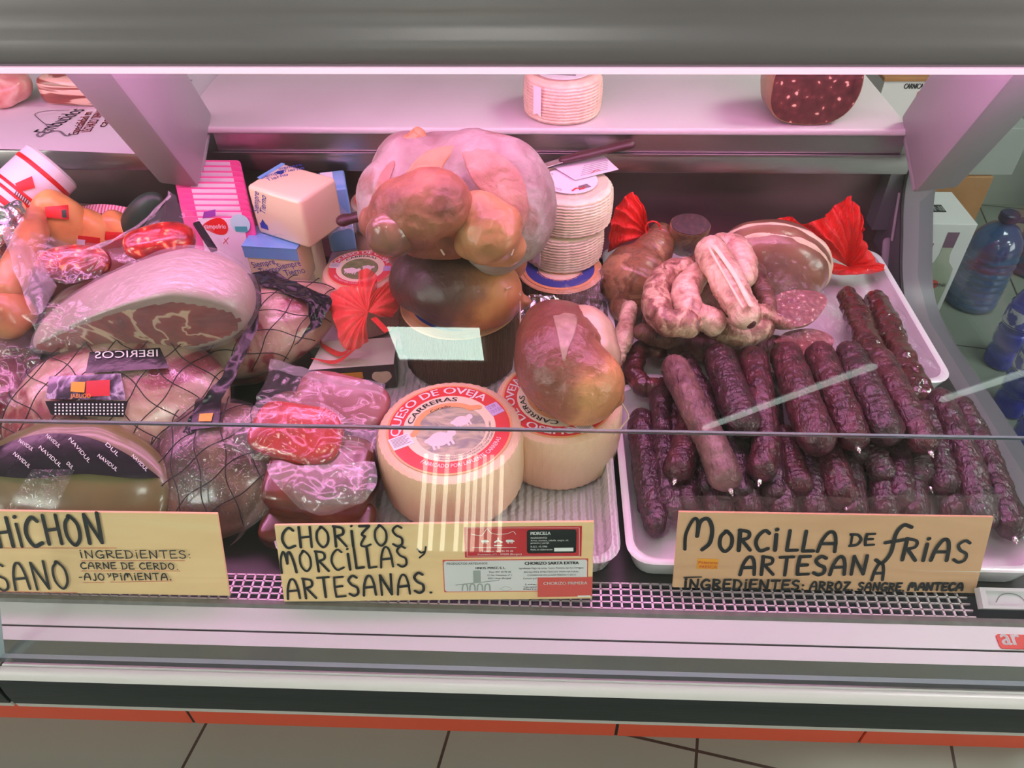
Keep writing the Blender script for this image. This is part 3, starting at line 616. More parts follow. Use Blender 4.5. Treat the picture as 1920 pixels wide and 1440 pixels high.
# ================================================================== CHEESES
mat('rind_cream', [(0, A(220, 158, 140)), (.5, A(230, 174, 160)), (1, A(236, 186, 176))], scale=9, rough=.42, bump=.35, bscale=260, btex='wave', bdetail=1, coat=.15, sss=.12)
mat('rind_brown', [(0, A(88, 54, 50)), (.5, A(112, 72, 64)), (1, A(134, 92, 82))], scale=14, rough=.55, bump=.8, bscale=140, btex='wave', bvs=(1, 1, 1.3))
mat('rind_tan', [(0, A(196, 132, 104)), (1, A(216, 156, 128))], scale=12, rough=.5, bump=.3, bscale=90)
mat('basket_rind', [(0, A(200, 162, 150)), (.5, A(226, 190, 178)), (1, A(234, 204, 192))], scale=60, rough=.55, bump=.25, bscale=160)
mat('basket_rind_pink', [(0, A(196, 140, 134)), (.5, A(222, 170, 164)), (1, A(234, 190, 184))], scale=60, rough=.55, bump=.25, bscale=160)
mat('label_cream', [(.88, .78, .56, 1)], rough=.35, coat=.2)
mat('label_red', [(.74, .055, .06, 1)], rough=.35, coat=.2)
mat('label_orange', [(.84, .42, .18, 1)], rough=.35, coat=.2)
mat('label_blue', [(.05, .07, .34, 1)], rough=.35, coat=.2)
mat('label_white', [(.86, .84, .84, 1)], rough=.35, coat=.2)
mat('meadow', [(0, (.16, .13, .22, 1)), (.42, (.34, .34, .30, 1)), (.55, (.52, .50, .34, 1)), (.7, (.66, .60, .48, 1)), (1, (.30, .30, .38, 1))], scale=34, vs=(1, 2.2, 1), dist=1.5, detail=6, rough=.35, coat=.2)
mat('meadow_green', [(0, (.05, .07, .02, 1)), (.5, (.20, .24, .08, 1)), (1, (.42, .40, .22, 1))], scale=40, vs=(1, 2.2, 1), dist=1.2, detail=6, rough=.35)
mat('stamp_violet', [(.62, .46, .80, 1)], rough=.4)
mat('sheep_white', [(0, (.80, .68, .66, 1)), (1, (.88, .80, .78, 1))], scale=150, rough=.5)

def disc_(pl, r, h0, h1, k=56, c=(0, 0)): return patch(pl, [(c[0] + r * math.cos(2 * math.pi * i / k), c[1] + r * math.sin(2 * math.pi * i / k)) for i in range(k)], h0, h1)
def label_face(t, c, R, ang, small=False, pic='meadow'):
    """round printed paper label lying on the top of a wheel: c centre, R radius, ang turns its upright"""
    ux = V((math.cos(ang), math.sin(ang), 0)); uy = V((-math.sin(ang), math.cos(ang), 0)); pl = Plane(c, ux, uy); k = R / .074
    lb = mk('paper_label', disc_(pl, R, 0, .0006), 'label_orange', t, smooth=False)
    mk('red_ring', disc_(pl, R * .965, .0006, .0009), 'label_red', lb, smooth=False)
    mk('cream_ring', disc_(pl, R * .735, .0009, .0012), 'label_cream', lb, smooth=False)
    mk('meadow_picture', disc_(pl, R * .56, .0012, .0015, c=(0, -.05 * R)), pic, lb, smooth=False)
    def sheepshape(x, y, s): return join(patch(pl, [(x + s * .020 * math.cos(a) * (1 + .12 * math.sin(5 * a)), y + s * .012 * math.sin(a) * (1 + .1 * math.cos(4 * a))) for a in [2 * math.pi * i / 24 for i in range(24)]], .0015, .0018), patch(pl, [(x + s * (.019 + .006 * math.cos(a)), y + s * (.005 + .007 * math.sin(a))) for a in [2 * math.pi * i / 12 for i in range(12)]], .0015, .0019), *[ribbon(pl, [(x + s * q, y - .006 * s), (x + s * q * 1.05, y - .0155 * s)], .0035 * s, .0017) for q in (-.012, -.006, .008, .014)])
    mk('sheep_picture', join(sheepshape(-.017 * k, -.014 * k, .85 * k), sheepshape(.016 * k, .004 * k, .62 * k)), 'sheep_white', lb, smooth=False)
    for nm, m, bd, rr, aa, sz, sx, cw in [('title_lettering', 'label_white', 'QUESO DE OVEJA', .785, math.pi / 2 + .14, .150, .250, True), ('maker_lettering', 'label_white', 'FABRICADO POR: LAFUENTE CARRERAS', .86, -math.pi / 2, .075, .085, False), ('name_lettering', 'black_ink', 'CARRERAS', .60, math.pi / 2 + .25, .095, .200, True)] + ([] if small else [('storage_lettering', 'black_ink', 'ELABORADO CON LECHE DE OVEJA - CONSERVAR EN FRIO', .66, -math.pi / 2 + .35, .032, .05, False), ('ingredients_lettering', 'black_ink', 'INGREDIENTES: LECHE CRUDA DE OVEJA, CUAJO, SAL', .71, -math.pi / 2 + .3, .032, .05, False)]):
        mk(nm, arc_text(pl, bd, R * rr, aa, R * sz, R * sx, cw=cw, h=.0016, bold=.0003 if sz > .09 else 0), m, lb, smooth=False)
    if not small:
        bn = mk('banner', join(ribbon(pl, [(R * .50 * math.cos(math.radians(a)), R * .40 * math.sin(math.radians(a)) + R * .10) for a in range(165, 20, -12)], R * .10, .0019), ribbon(pl, [(-.58 * R, .06 * R), (-.44 * R, .20 * R)], R * .10, .0018), ribbon(pl, [(.42 * R, .30 * R), (.60 * R, .24 * R)], R * .10, .0018)), 'label_orange', lb, smooth=False)
        mk('banner_lettering', arc_text(pl, 'Curado', R * .44, math.pi / 2, R * .06, R * .11, h=.0023), 'black_ink', lb, smooth=False)
    def card(a, r, wd, hg, ca, nm, m):
        x, y = r * math.cos(a), r * math.sin(a); cu, su = math.cos(ca), math.sin(ca)
        return mk(nm, patch(pl, [(x + cu * p * wd - su * q * hg, y + su * p * wd + cu * q * hg) for p, q in ((-.5, -.5), (.5, -.5), (.5, .5), (-.5, .5))], .001, .0018), m, lb, smooth=False), Plane(pl.at(x, y), pl.u * cu + pl.v * su, pl.v * cu - pl.u * su)
    c1, p1 = card(math.radians(205 - 25), R * .80, R * .34, R * .26, math.radians(30 - 25), 'ingredient_card', 'label_white')
    mk('card_print', join(*[line2(p1, (-R * .14, R * (.09 - .028 * i)), (R * (.14 - .03 * (i % 3)), R * (.09 - .028 * i)), R * .009, .0021) for i in range(7)]), 'grey_ink', c1, smooth=False)
    c2, p2 = card(math.radians(32 - 25), R * .82, R * .22, R * .26, math.radians(10), 'date_stamp', 'stamp_violet')
    mk('stamp_print', join(typed(p2, '12 09', -R * .09, R * .03, R * .07, h=.0021), typed(p2, '13.7.21', -R * .09, -R * .08, R * .07, width=R * .18, h=.0021)), 'grey_ink', c2, smooth=False)
def wheel_prof(r, h, b=.010): return [(r * .55, 0), (r - b, 0), (r - b * .3, b * .3), (r, b), (r + .0015, h * .5), (r, h - b), (r - b * .3, h - b * .3), (r - b, h), (r * .55, h + .0002), (0, h + .0003)]
def cheese(label, c, r, h, R, ang, rind='rind_cream', group='sheep cheese wheels with red labels', small=False, pic='meadow', ribs=True):
    t = thing('sheep_cheese', label, 'cheese', c, group)
    mk('rind', lathe(wheel_prof(r, h), c, seg=160, fn=(lambda a, z, q: .0006 * math.sin(a * 110) if q > r * .8 else 0) if ribs else None), rind, t)
    label_face(t, V(c) + V((0, 0, h + .0005)), R, ang, small, pic); return t
c = P(843, 803, .852); c.z = .764
cheese('cream sheep cheese wheel with red round label, frontmost behind the chorizos sign', c, .0875, .088, .0745, math.radians(25))
c = P(1047, 766, .846); c.y = P(1050, 925, .757).y + .080; c.z = .757
cheese('cream sheep cheese wheel with red label half covered by the brown pear-shaped sausage', c, .080, .088, .070, math.radians(120))
c = P(676, 504, .850); c.z = .758
cheese('small sheep cheese wheel with red label behind the red bow', c, .060, .092, .050, math.radians(-8), small=True, pic='meadow_green')
c = P(718, 372, .885); c.z = .885 - .045
cheese('small sheep cheese wheel at the back, half hidden by the biggest stuffed sausage', c, .056, .045, .047, math.radians(45), small=True, pic='meadow_green')
c = V((c.x + .004, c.y + .002, .757))
t = thing('sheep_cheese', 'plain cream cheese wheel under the rearmost red-labelled wheel', 'cheese', c, 'sheep cheese wheels with red labels')
mk('rind', lathe(wheel_prof(.057, .0825), c, seg=120), 'rind_cream', t)

def blue_cheese(label, c, r, h):
    t = thing('sheep_cheese', label, 'cheese', c, 'brown-rinded cheese wheels with blue labels')
    mk('rind', lathe(wheel_prof(r, h, .008), c, seg=140, fn=lambda a, z, q: .0012 * math.sin(a * 46 + z * 260) if q > r * .9 else 0), ['rind_brown'], t)
    mk('tan_top', lathe([(0, .0002), (r * .97, .0002), (r * .95, .0016), (0, .0018)], V(c) + V((0, 0, h)), seg=90), 'rind_tan', t)
    pl = Plane(V(c) + V((0, 0, h + .002)), (1, 0, 0), (0, 1, 0)); lb = mk('paper_label', disc_(pl, r * .86, 0, .0006), 'label_orange', t, smooth=False)
    mk('blue_ring', disc_(pl, r * .78, .0006, .0009), 'label_blue', lb, smooth=False); mk('picture', disc_(pl, r * .50, .0009, .0012), 'label_cream', lb, smooth=False)
    mk('picture_print', join(disc_(pl, r * .30, .0012, .0014, c=(0, .02 * r)), arc_text(pl, 'QUESO PURO DE OVEJA', r * .55, -math.pi / 2, r * .10, r * .13, cw=False, h=.0013)), 'label_orange', lb, smooth=False)
    return t
c = P(862, 566, .852); c.z = .757
blue_cheese('brown-rinded cheese wheel with blue label under the smoked stuffed sausage', c, .088, .093)
c = P(1050, 505, .838); c.z = .757
c.y = min(c.y, 1.020)
blue_cheese('brown-rinded cheese wheel with blue label carrying the two basket-marked cheeses', c, .068, .081)
CB = c.copy()
def basket(label, c, r, h, rind='basket_rind', tilt=0, wrap=True, tag_=True, ph=0):
    t = thing('basket_cheese', label, 'cheese', c, 'film-wrapped white basket-marked cheeses'); n = 90; prof = [(r * .5, 0), (r * .86, 0), (r * .95, .003)]
    m = 44
    for i in range(m + 1): z = .005 + (h - .010) * i / m; prof.append((r * (.97 + .03 * math.sin(math.pi * i / m)) + .0012 * math.sin(i / m * math.pi * 22), z))
    prof += [(r * .93, h - .002), (r * .86, h), (r * .5, h + .0005), (0, h + .0005)]
    R_ = rot(tilt, 0, 0)
    mk('rind', lathe(prof, c, R_, seg=n, fn=lambda a, z, q: (.0008 * math.sin(a * 36) - (.0016 if abs(math.sin(a * 3 + ph)) < .06 else 0)) if q > r * .9 else 0), rind, t, sharp=None)
    if wrap:
        f = [(q[0] + .0022, q[1]) for q in prof[2::4]] + [(r * .86, h + .0035), (r * .4, h + .0035)]
        mk('film_wrap', lathe(f, c, R_, seg=64, fn=lambda a, z, q: .0022 * nz(V((math.cos(a), math.sin(a), z * 18)), 3.1, 4)), 'sheen_film', t, sharp=None)
    if tag_:
        a = math.radians(232); x = V(c) + R_ @ V(((r + .003) * math.cos(a), (r + .003) * math.sin(a), h * .55)); ta = V((-math.sin(a), math.cos(a), 0)); pl = Plane(x, ta, (0, 0, 1))
        mk('paper_tag', patch(pl, [(-.007, -.020), (0, -.016), (.007, -.020), (.007, .024), (-.007, .024)], 0, .0007), 'label_white', t, smooth=False)
    return t
b1 = V((CB.x + .004, CB.y + .038, .8415)); b2 = V((CB.x + .012, CB.y + .038, .9035))
basket('white basket-marked cheese in film, lower of the stacked pair', b1, .062, .061, ph=1)
b2t = basket('white basket-marked cheese in film, upper of the stacked pair under the knife', b2, .064, .060, ph=.4)
pl = Plane(b2 + V((0, 0, .0615)), (.97, .24, 0), (-.24, .97, 0)); lb = mk('paper_label', disc_(pl, .040, .0022, .0028), 'label_white', b2t, smooth=False)
mk('label_lettering', arc_text(pl, 'QUESO FRESCO', .031, math.pi, .005, .008, h=.0032), 'grey_ink', lb, smooth=False)
mk('grey_band', patch(pl, [(.004, -.032), (.024, -.026), (.020, -.016), (.006, -.020)], .0028, .0031), 'grey_ink', lb, smooth=False)
mk('red_print', ribbon(pl, [(-.006, -.032), (.002, -.026), (.010, -.030), (.014, -.024)], .003, .0034), 'red_ink', lb, smooth=False)
# price card and knife lying on the upper cheese
q = [P(x, y, .9700) for x, y in ((1037, 313), (1133, 293), (1160, 318), (1078, 338))]
pc = Plane(q[3], q[2] - q[3], q[0] - q[3]); uv = [((p - q[3]).dot(pc.u), (p - q[3]).dot(pc.v)) for p in q]
cardo = mk('price_card', patch(pc, [uv[3], uv[2], uv[1], uv[0]], 0, .0006), 'paper_white', label='white printed card lying under the knife on the upper basket cheese', cat='card', smooth=False)
mk('card_print', join(*[line2(pc, (.014 + .004 * i, .008 + .005 * i), (.060 + .003 * i, .008 + .005 * i), .0011, .0008) for i in range(6)]), 'grey_ink', cardo, smooth=False)
mk('red_logo', ribbon(pc, [pc.px(1108, 326), pc.px(1118, 320), pc.px(1126, 321)], .0016, .001), 'red_ink', cardo, smooth=False)
mat('knife_handle', [(0, A(58, 26, 36)), (1, A(78, 36, 46))], scale=30, vs=(1, 8, 8), rough=.35)
mat('blade_steel', [(.55, .53, .54, 1)], rough=.22, metal=1)
def knife(label, a, b, tip, r=.0085):
    a, b, tip = V(a), V(b), V(tip); t = thing('kitchen_knife', label, 'knife', (a + b) / 2, 'knives with dark red-brown handles')
    mk('handle', tube([a, a.lerp(b, .35), a.lerp(b, .7), b], [r * .85, r, r * .95, r * 1.15], n=20, seg=14, flat=.75), 'knife_handle', t)
    d = (tip - a).normalized(); up = V((0, 0, 1)); s = up.cross(d).normalized(); w = .012
    A_, B_ = a - d * .004, tip
    pr = [A_ + s * w * .5, A_ - s * w * .5, A_.lerp(B_, .7) - s * w * .5, B_ - s * w * .1, A_.lerp(B_, .8) + s * w * .5]
    n = len(pr); vv = [p - up * .0008 for p in pr] + [p + up * .0008 for p in pr]
    mk('blade', (vv, [(i, (i + 1) % n, (i + 1) % n + n, i + n) for i in range(n)] + [tuple(range(n - 1, -1, -1)), tuple(range(n, 2 * n))]), 'blade_steel', t, smooth=False)
knife('knife with dark handle lying on the card of the upper basket cheese', P(1056, 300, .980), P(1180, 270, .990), P(950, 333, .972))
# the wheel and the half loaf on the cutting board
bd_z = 1.0100
mk('cutting_board', box((-.009, 1.384, 1.00425), (1.120, .524, .0110), None, .004, 3), 'board_white', label='long white plastic cutting board on the worktop', cat='cutting board')
c = P(1055, 240, bd_z); c.y += .0615
bt = basket('pinkish basket-marked cheese wheel in film standing alone on the cutting board', c, .060, .062, rind='basket_rind_pink', ph=.8)
pl = Plane(c + V((0, 0, .0625)), (1, .2, 0), (-.2, 1, 0)); lb = mk('paper_label', disc_(pl, .042, .0022, .0028), 'label_white', bt, smooth=False)
mk('grey_band', patch(pl, [(-.030, -.016), (.012, -.030), (.016, -.018), (-.026, -.004)], .0028, .0032), 'grey_ink', lb, smooth=False)
mk('label_lettering', arc_text(pl, 'QUESO DE OVEJA', .033, math.pi / 2, .005, .008, h=.0032), 'grey_ink', lb, smooth=False)
mat('blood_sausage_cut', [(0, A(235, 190, 180)), (.17, A(210, 150, 140)), (.22, A(112, 52, 54)), (.45, A(92, 42, 46)), (1, A(66, 26, 32))], tex='voronoi', scale=80, dist=.28, rough=.4, coat=.3, bump=.2, bscale=200)
mat('casing_tan', [(0, A(120, 78, 62)), (1, A(168, 118, 92))], scale=30, rough=.4, coat=.3)
def cut_loaf(name, label, cat, c, face, r, ln, m_face='blood_sausage_cut', m_case='casing_tan', sq=.86, amp=.003, roll=0, group=None, sqr=0):
    """short end of a thick sausage: cut face towards 'face'"""
    c = V(c); x = V(face).normalized(); R_ = Matrix((V((0, 0, 1)).cross(x).normalized(), x.cross(V((0, 0, 1)).cross(x).normalized()), x)).transposed()
    t = thing(name, label, cat, c, group)
    prof = [(0, -ln), (r * .5, -ln * .97), (r * .9, -ln * .78), (r, -ln * .5), (r * 1.0, -.004), (r * .985, 0)]
    g = lathe(prof, (0, 0, 0), seg=56, fn=lambda a, z, q: amp * nz(V((math.cos(a), math.sin(a), 0)), 1.4, 3) * q / r + sqr * q * ((abs(math.cos(a)) ** 3 + abs(math.sin(a)) ** 3) ** (-1 / 3) - 1))
    M = Matrix.Translation(c) @ R_.to_4x4() @ Matrix.Rotation(roll, 4, 'Z') @ Matrix.Diagonal((1, sq, 1, 1))
    mk('casing', xf(g, M), m_case, t)
    f = lathe([(r * .965, 0), (r * .955, .0018), (r * .6, .0022), (0, .0022)], (0, 0, 0), seg=56, fn=lambda a, z, q: amp * nz(V((math.cos(a), math.sin(a), 0)), 1.4, 3) * q / r + sqr * q * ((abs(math.cos(a)) ** 3 + abs(math.sin(a)) ** 3) ** (-1 / 3) - 1))
    mk('cut_face', xf(f, M), m_face, t); return t
c = P(1531, 180, 1.075); c = PY(1531, 184, 1.20)
cut_loaf('salami_half', 'dark cut end of a thick speckled sausage on the cutting board', 'sausage', (c.x - .027, 1.1345, 1.0102 + .0585), (.05, -1, .02), .0665, .10, sqr=.75)

# ================================================================== SAUSAGES ON THE RIGHT
mat('morcilla_skin', [(.30, A(40, 15, 24)), (.55, A(64, 27, 39)), (.75, A(90, 44, 57))], scale=70, rough=.34, bump=1.0, bscale=150, bdetail=3, coat=.35, bvs=(1, .55, 1))
mat('morcilla_pale', [(.25, A(66, 34, 40)), (.5, A(108, 66, 72)), (.75, A(138, 94, 100))], scale=36, rough=.42, bump=1.0, bscale=130, bdetail=3, coat=.2, bvs=(1, .55, 1))
mat('morcilla_red', [(.30, A(48, 15, 23)), (.55, A(78, 28, 40)), (.8, A(104, 46, 58))], scale=60, rough=.34, bump=1.0, bscale=150, bdetail=3, coat=.3, bvs=(1, .55, 1))
mat('glossy_sausage', [(.3, A(56, 20, 26)), (.7, A(88, 36, 42))], scale=50, rough=.18, bump=1.2, bscale=48, bdetail=3, coat=.9)
mat('clip_metal', [(.72, .66, .62, 1)], rough=.25, metal=.9)
def stick(name, label, cat, group, path, r, m, clip=0, seed=0, n=84, amp=.0016, ns=55, flat=1.0, wr=.0010):
    pts = [P(*p) for p in path]; c = sum(pts, V()) / len(pts)
    c.z = min(p.z for p in pts) - .018
    t = thing(name, label, cat, c, group)
    mk('casing', tube(pts, r, n=n, seg=36, amp=amp, ns=ns, seed=seed, flat=flat, wr=wr), m, t, sharp=None)
    for k in ([-1] if clip == 1 else [0] if clip == -1 else [0, -1] if clip == 2 else []):
        d = (pts[-1] - pts[-2]).normalized() if k else (pts[0] - pts[1]).normalized(); rr = lerpl(r, 1.0 if k else 0.0); e = pts[k] + d * rr
        mk('metal_clip', join(tube([e - d * .003, e + d * .003], .0032, n=6, seg=10, up=V((1, 0, 0))), tube([e + d * .003, e + d * .0075], [.0022, .0012], n=4, seg=8)), 'clip_metal', t)
    return t
GM = 'dark morcillas in the front tray'
ML = [  # label, path (px, py, z), radius, material, clip
 ('dark morcilla lying leftmost, along the left wall of the front tray', [(1203, 785, .785), (1206, 870, .783), (1232, 985, .778)], .0150, 'morcilla_skin', 0),
 ('dark morcilla standing out second from the tray wall with a pale tied tip', [(1240, 745, .792), (1243, 830, .785), (1252, 945, .779)], .0160, 'morcilla_skin', -1),
 ('dark wrinkled morcilla tucked under the long pale one', [(1272, 765, .786), (1262, 850, .782), (1262, 960, .778)], .0150, 'morcilla_skin', 0),
 ('short blunt morcilla pointing forward at the left with its clip showing', [(1294, 775, .800), (1288, 830, .800), (1272, 880, .800)], [.0150, .0180, .0185], 'morcilla_red', 1),
 ('long greyish morcilla lying on top, leftmost of the upper layer', [(1266, 690, .838), (1300, 762, .834), (1336, 835, .826), (1358, 890, .818)], [.0185, .0190, .0185, .0200], 'morcilla_pale', 2),
 ('morcilla mostly hidden behind the long greyish one', [(1284, 684, .818), (1312, 740, .812), (1330, 800, .806)], .0165, 'morcilla_skin', 0),
 ('thick morcilla of the upper layer ending short with a blunt dark end', [(1349, 672, .838), (1370, 730, .836), (1393, 790, .834)], .0215, 'morcilla_skin', 0),
 ('slim morcilla of the upper layer reaching far forward to its clip', [(1412, 675, .836), (1428, 760, .830), (1436, 830, .818), (1428, 878, .810)], [.0190, .0180, .0165, .0175], 'morcilla_red', 1),
 ('thick shiny morcilla in the middle of the upper layer', [(1474, 668, .840), (1500, 740, .838), (1532, 820, .832)], [.0205, .0215, .0225], 'morcilla_red', 0),
 ('reddish morcilla just right of the thick shiny one', [(1537, 667, .838), (1567, 740, .836), (1598, 815, .830)], .0200, 'morcilla_red', 1),
 ('dark morcilla third from the right in the upper layer', [(1592, 664, .838), (1625, 732, .836), (1660, 805, .830)], [.0185, .0210, .0215], 'morcilla_skin', 0),
 ('slim morcilla rightmost of the upper layer with its clip in front', [(1650, 676, .836), (1690, 752, .834), (1732, 826, .828)], [.0180, .0185, .0175], 'morcilla_red', 1),
 ('morcilla lying along the right wall, second from the edge', [(1762, 752, .806), (1796, 830, .802), (1822, 900, .796), (1842, 965, .790)], [.0175, .0190, .0190, .0180], 'morcilla_skin', 0),
 ('morcilla lying outermost against the right wall of the front tray', [(1800, 765, .796), (1846, 850, .792), (1894, 985, .786)], [.0165, .0165, .0170], 'morcilla_skin', 1),
 ('morcilla below the slim one at the right, in the lower layer', [(1735, 775, .796), (1756, 840, .792), (1774, 910, .788)], .0180, 'morcilla_skin', 0),
 ('lower morcilla with wrinkled tip between the slim and the thick ones', [(1470, 815, .795), (1482, 860, .792), (1496, 908, .788)], [.0140, .0160, .0180], 'morcilla_red', 0),
 ('brownish lower morcilla with a shiny clip under the thick shiny one', [(1552, 850, .792), (1566, 890, .789), (1578, 925, .786)], [.0170, .0200, .0200], 'morcilla_red', 1),
 ('lower morcilla with a bright clip below the reddish one', [(1630, 840, .794), (1645, 868, .792), (1656, 888, .790)], [.0150, .0170, .0165], 'morcilla_skin', 1),
 ('lower morcilla in deep shade with a clip below the rightmost upper one', [(1712, 850, .790), (1724, 875, .788), (1733, 893, .786)], [.0160, .0170, .0160], 'morcilla_skin', 1),
 ('small lower morcilla tip under the long greyish one', [(1318, 850, .786), (1322, 885, .783), (1326, 915, .780)], [.0150, .0160, .0140], 'morcilla_skin', 1),
 ('lower morcilla under the short blunt upper one', [(1372, 760, .796), (1380, 840, .790), (1388, 920, .784)], .0170, 'morcilla_skin', 0),
 ('lower morcilla under the reddish upper one', [(1590, 720, .796), (1600, 780, .794), (1610, 850, .792)], .0180, 'morcilla_skin', 0),
 ('lower morcilla between the blunt one and the lone wrinkled tip', [(1440, 720, .796), (1446, 830, .790), (1450, 925, .783)], .0165, 'morcilla_skin', 0),
 ('lower morcilla hidden under the dark third one from the right', [(1650, 720, .796), (1676, 800, .792), (1690, 930, .784)], .0175, 'morcilla_skin', 0),
 ('bottom-layer morcilla under the tray-wall pair', [(1200, 800, .785), (1214, 880, .780), (1222, 950, .776)], .0165, 'morcilla_skin', 0),
 ('bottom-layer morcilla under the short blunt one', [(1268, 800, .785), (1282, 880, .780), (1290, 950, .776)], .0165, 'morcilla_skin', 0),
 ('bottom-layer morcilla under the long greyish one at the sign', [(1323, 800, .785), (1337, 880, .780), (1345, 955, .776)], .0165, 'morcilla_skin', 0),
 ('bottom-layer morcilla under the slim clipped one at the sign', [(1383, 800, .785), (1397, 880, .780), (1405, 955, .776)], .0165, 'morcilla_skin', 0),
 ('bottom-layer morcilla under the lone wrinkled tip at the sign', [(1446, 800, .785), (1460, 880, .780), (1468, 958, .776)], .0165, 'morcilla_skin', 0),
 ('bottom-layer morcilla between the lone tip and the brownish one', [(1508, 800, .785), (1522, 880, .780), (1530, 958, .776)], .0165, 'morcilla_skin', 0),
 ('bottom-layer morcilla under the brownish lower one at the sign', [(1578, 800, .785), (1592, 880, .780), (1600, 958, .776)], .0165, 'morcilla_skin', 0),
 ('bottom-layer morcilla under the bright-clipped lower one at the sign', [(1638, 800, .785), (1652, 880, .780), (1660, 958, .776)], .0165, 'morcilla_skin', 0),
 ('bottom-layer morcilla under the shaded clipped one at the sign', [(1694, 800, .785), (1708, 880, .780), (1716, 958, .776)], .0165, 'morcilla_skin', 0),
 ('bottom-layer morcilla under the right-wall pair at the sign', [(1768, 800, .785), (1782, 880, .780), (1790, 960, .776)], .0165, 'morcilla_skin', 0),
]
for i, (lb_, pa, r, m, cl) in enumerate(ML): stick('morcilla', lb_, 'sausage', GM, pa, r, m, cl, seed=i)
for i, (lb_, pa) in enumerate([('glossy wrinkled dark sausage, left of the pair at the tray corner', [(1588, 556, .800), (1606, 590, .802), (1626, 640, .804), (1650, 690, .806)]), ('glossy wrinkled dark sausage, right of the pair at the tray corner', [(1642, 562, .800), (1664, 610, .800), (1688, 668, .800), (1724, 740, .800)])]):
    stick('cured_sausage', lb_, 'sausage', 'glossy dark sausages in the back tray', pa, [.0150, .0190, .0185, .0180], 'glossy_sausage', 0, seed=40 + i, amp=.0035, ns=70)
tp_ = P(1592, 553, .80); 
# --- the heap in the back tray
mat('tan_gut', [(.25, A(92, 50, 42)), (.42, A(146, 90, 70)), (.5, A(120, 74, 62)), (.62, A(176, 118, 94)), (.8, A(130, 84, 72))], scale=30, dist=1.0, rough=.32, bump=.4, bscale=60, coat=.5, sss=.08)
mat('pale_sausage', [(.25, A(110, 62, 58)), (.42, A(188, 128, 122)), (.6, A(222, 170, 164)), (.8, A(200, 146, 138))], scale=45, dist=.8, rough=.38, bump=.8, bscale=110, coat=.3, sss=.08)
mat('mottled_sausage', [(.28, A(84, 40, 42)), (.45, A(150, 92, 86)), (.6, A(206, 154, 144)), (.8, A(160, 104, 98))], scale=55, dist=.8, rough=.42, bump=.9, bscale=90, coat=.25)
mat('brown_sausage', [(.3, A(70, 34, 34)), (.6, A(124, 74, 70)), (.8, A(158, 108, 102))], scale=45, rough=.4, bump=.8, bscale=80, coat=.3)
mat('dark_chorizo', [(.3, A(50, 18, 24)), (.55, A(86, 34, 42)), (.8, A(150, 72, 78))], scale=50, rough=.3, bump=.9, bscale=60, coat=.5)
mat('fat_white', [(0, A(214, 160, 150)), (1, A(236, 192, 182))], scale=60, rough=.4, bump=.4, bscale=90)
mat('string', [(.72, .55, .42, 1)], rough=.8)
GH = 'curved sausages heaped in the back tray'
stick('stuffed_gut', 'big tan stuffed gut sausage with a narrow neck, left end of the sausage heap', 'sausage', None, [(1172, 575, .800), (1180, 545, .815), (1205, 500, .835), (1225, 468, .85), (1238, 445, .86)], [.026, .056, .050, .030, .024], 'tan_gut', 0, seed=60, amp=.004, ns=22)
stick('cured_sausage', 'mottled grey-pink sausage bent like a C, leftmost on the heap', 'sausage', GH, [(1288, 500, .895), (1246, 517, .893), (1229, 562, .890), (1247, 600, .886), (1290, 606, .882)], [.014, .0175, .0180, .0195, .019], 'mottled_sausage', 0, seed=61, amp=.003)
stick('cured_sausage', 'pale pink curved sausage nested inside the C-shaped one', 'sausage', GH, [(1318, 500, .890), (1286, 545, .892), (1296, 584, .888), (1335, 603, .880)], [.015, .0195, .0190, .0185], 'pale_sausage', 0, seed=62, amp=.003)
s_ = stick('cured_sausage', 'thick straight sausage with white fat stripes and a dark tied tip, topmost of the heap', 'sausage', GH, [(1333, 470, .925), (1362, 525, .918), (1398, 590, .905)], [.0215, .0225, .0195], 'pale_sausage', 0, seed=63, amp=.0025)
a_, b_ = P(1340, 462, .948), P(1408, 572, .928)
mk('fat_stripe', join(tube([a_, a_.lerp(b_, .5) + V((.002, 0, .0015)), b_], .0034, n=24, seg=8, flat=.5), tube([a_ + V((-.008, 0, -.001)), b_ + V((-.010, 0, -.003))], .0018, n=20, seg=8)), 'fat_white', s_)
mk('dark_tip', tube([P(1398, 588, .905), P(1403, 602, .902)], [.017, .010], n=8, seg=16, amp=.003, ns=90), 'dark_chorizo', s_)
stick('cured_sausage', 'pink hook-shaped sausage end behind the fat-striped one', 'sausage', GH, [(1352, 458, .905), (1378, 466, .905), (1394, 496, .898), (1396, 520, .89)], [.016, .0205, .0200, .016], 'pale_sausage', 0, seed=64, amp=.003)
stick('cured_sausage', 'slim brownish sausage right of the fat-striped one', 'sausage', GH, [(1412, 512, .875), (1430, 545, .872), (1440, 578, .868)], [.013, .0150, .012], 'brown_sausage', 0, seed=65, amp=.003)
stick('cured_sausage', 'sausage with a twisted dark end pointing right beside the cut salami slices', 'sausage', GH, [(1404, 590, .862), (1436, 590, .866), (1466, 606, .862), (1482, 612, .86)], [.016, .014, .008, .005], 'mottled_sausage', 0, seed=66, amp=.003)
stick('cured_sausage', 'stubby pink sausage at the front foot of the heap', 'sausage', GH, [(1342, 612, .850), (1386, 628, .850), (1428, 612, .852)], [.017, .0195, .018], 'mottled_sausage', 0, seed=67, amp=.003)
stick('cured_sausage', 'slim pale sausage leaning beside the brown pear-shaped one', 'sausage', GH, [(1180, 578, .842), (1168, 635, .826), (1150, 690, .806)], [.0110, .0140, .0100], 'pale_sausage', 0, seed=68, amp=.002)
stick('cured_sausage', 'short brown sausage tip under the C-shaped one', 'sausage', GH, [(1204, 622, .835), (1228, 630, .832), (1262, 634, .83)], [.0125, .0150, .014], 'brown_sausage', 0, seed=69, amp=.003)
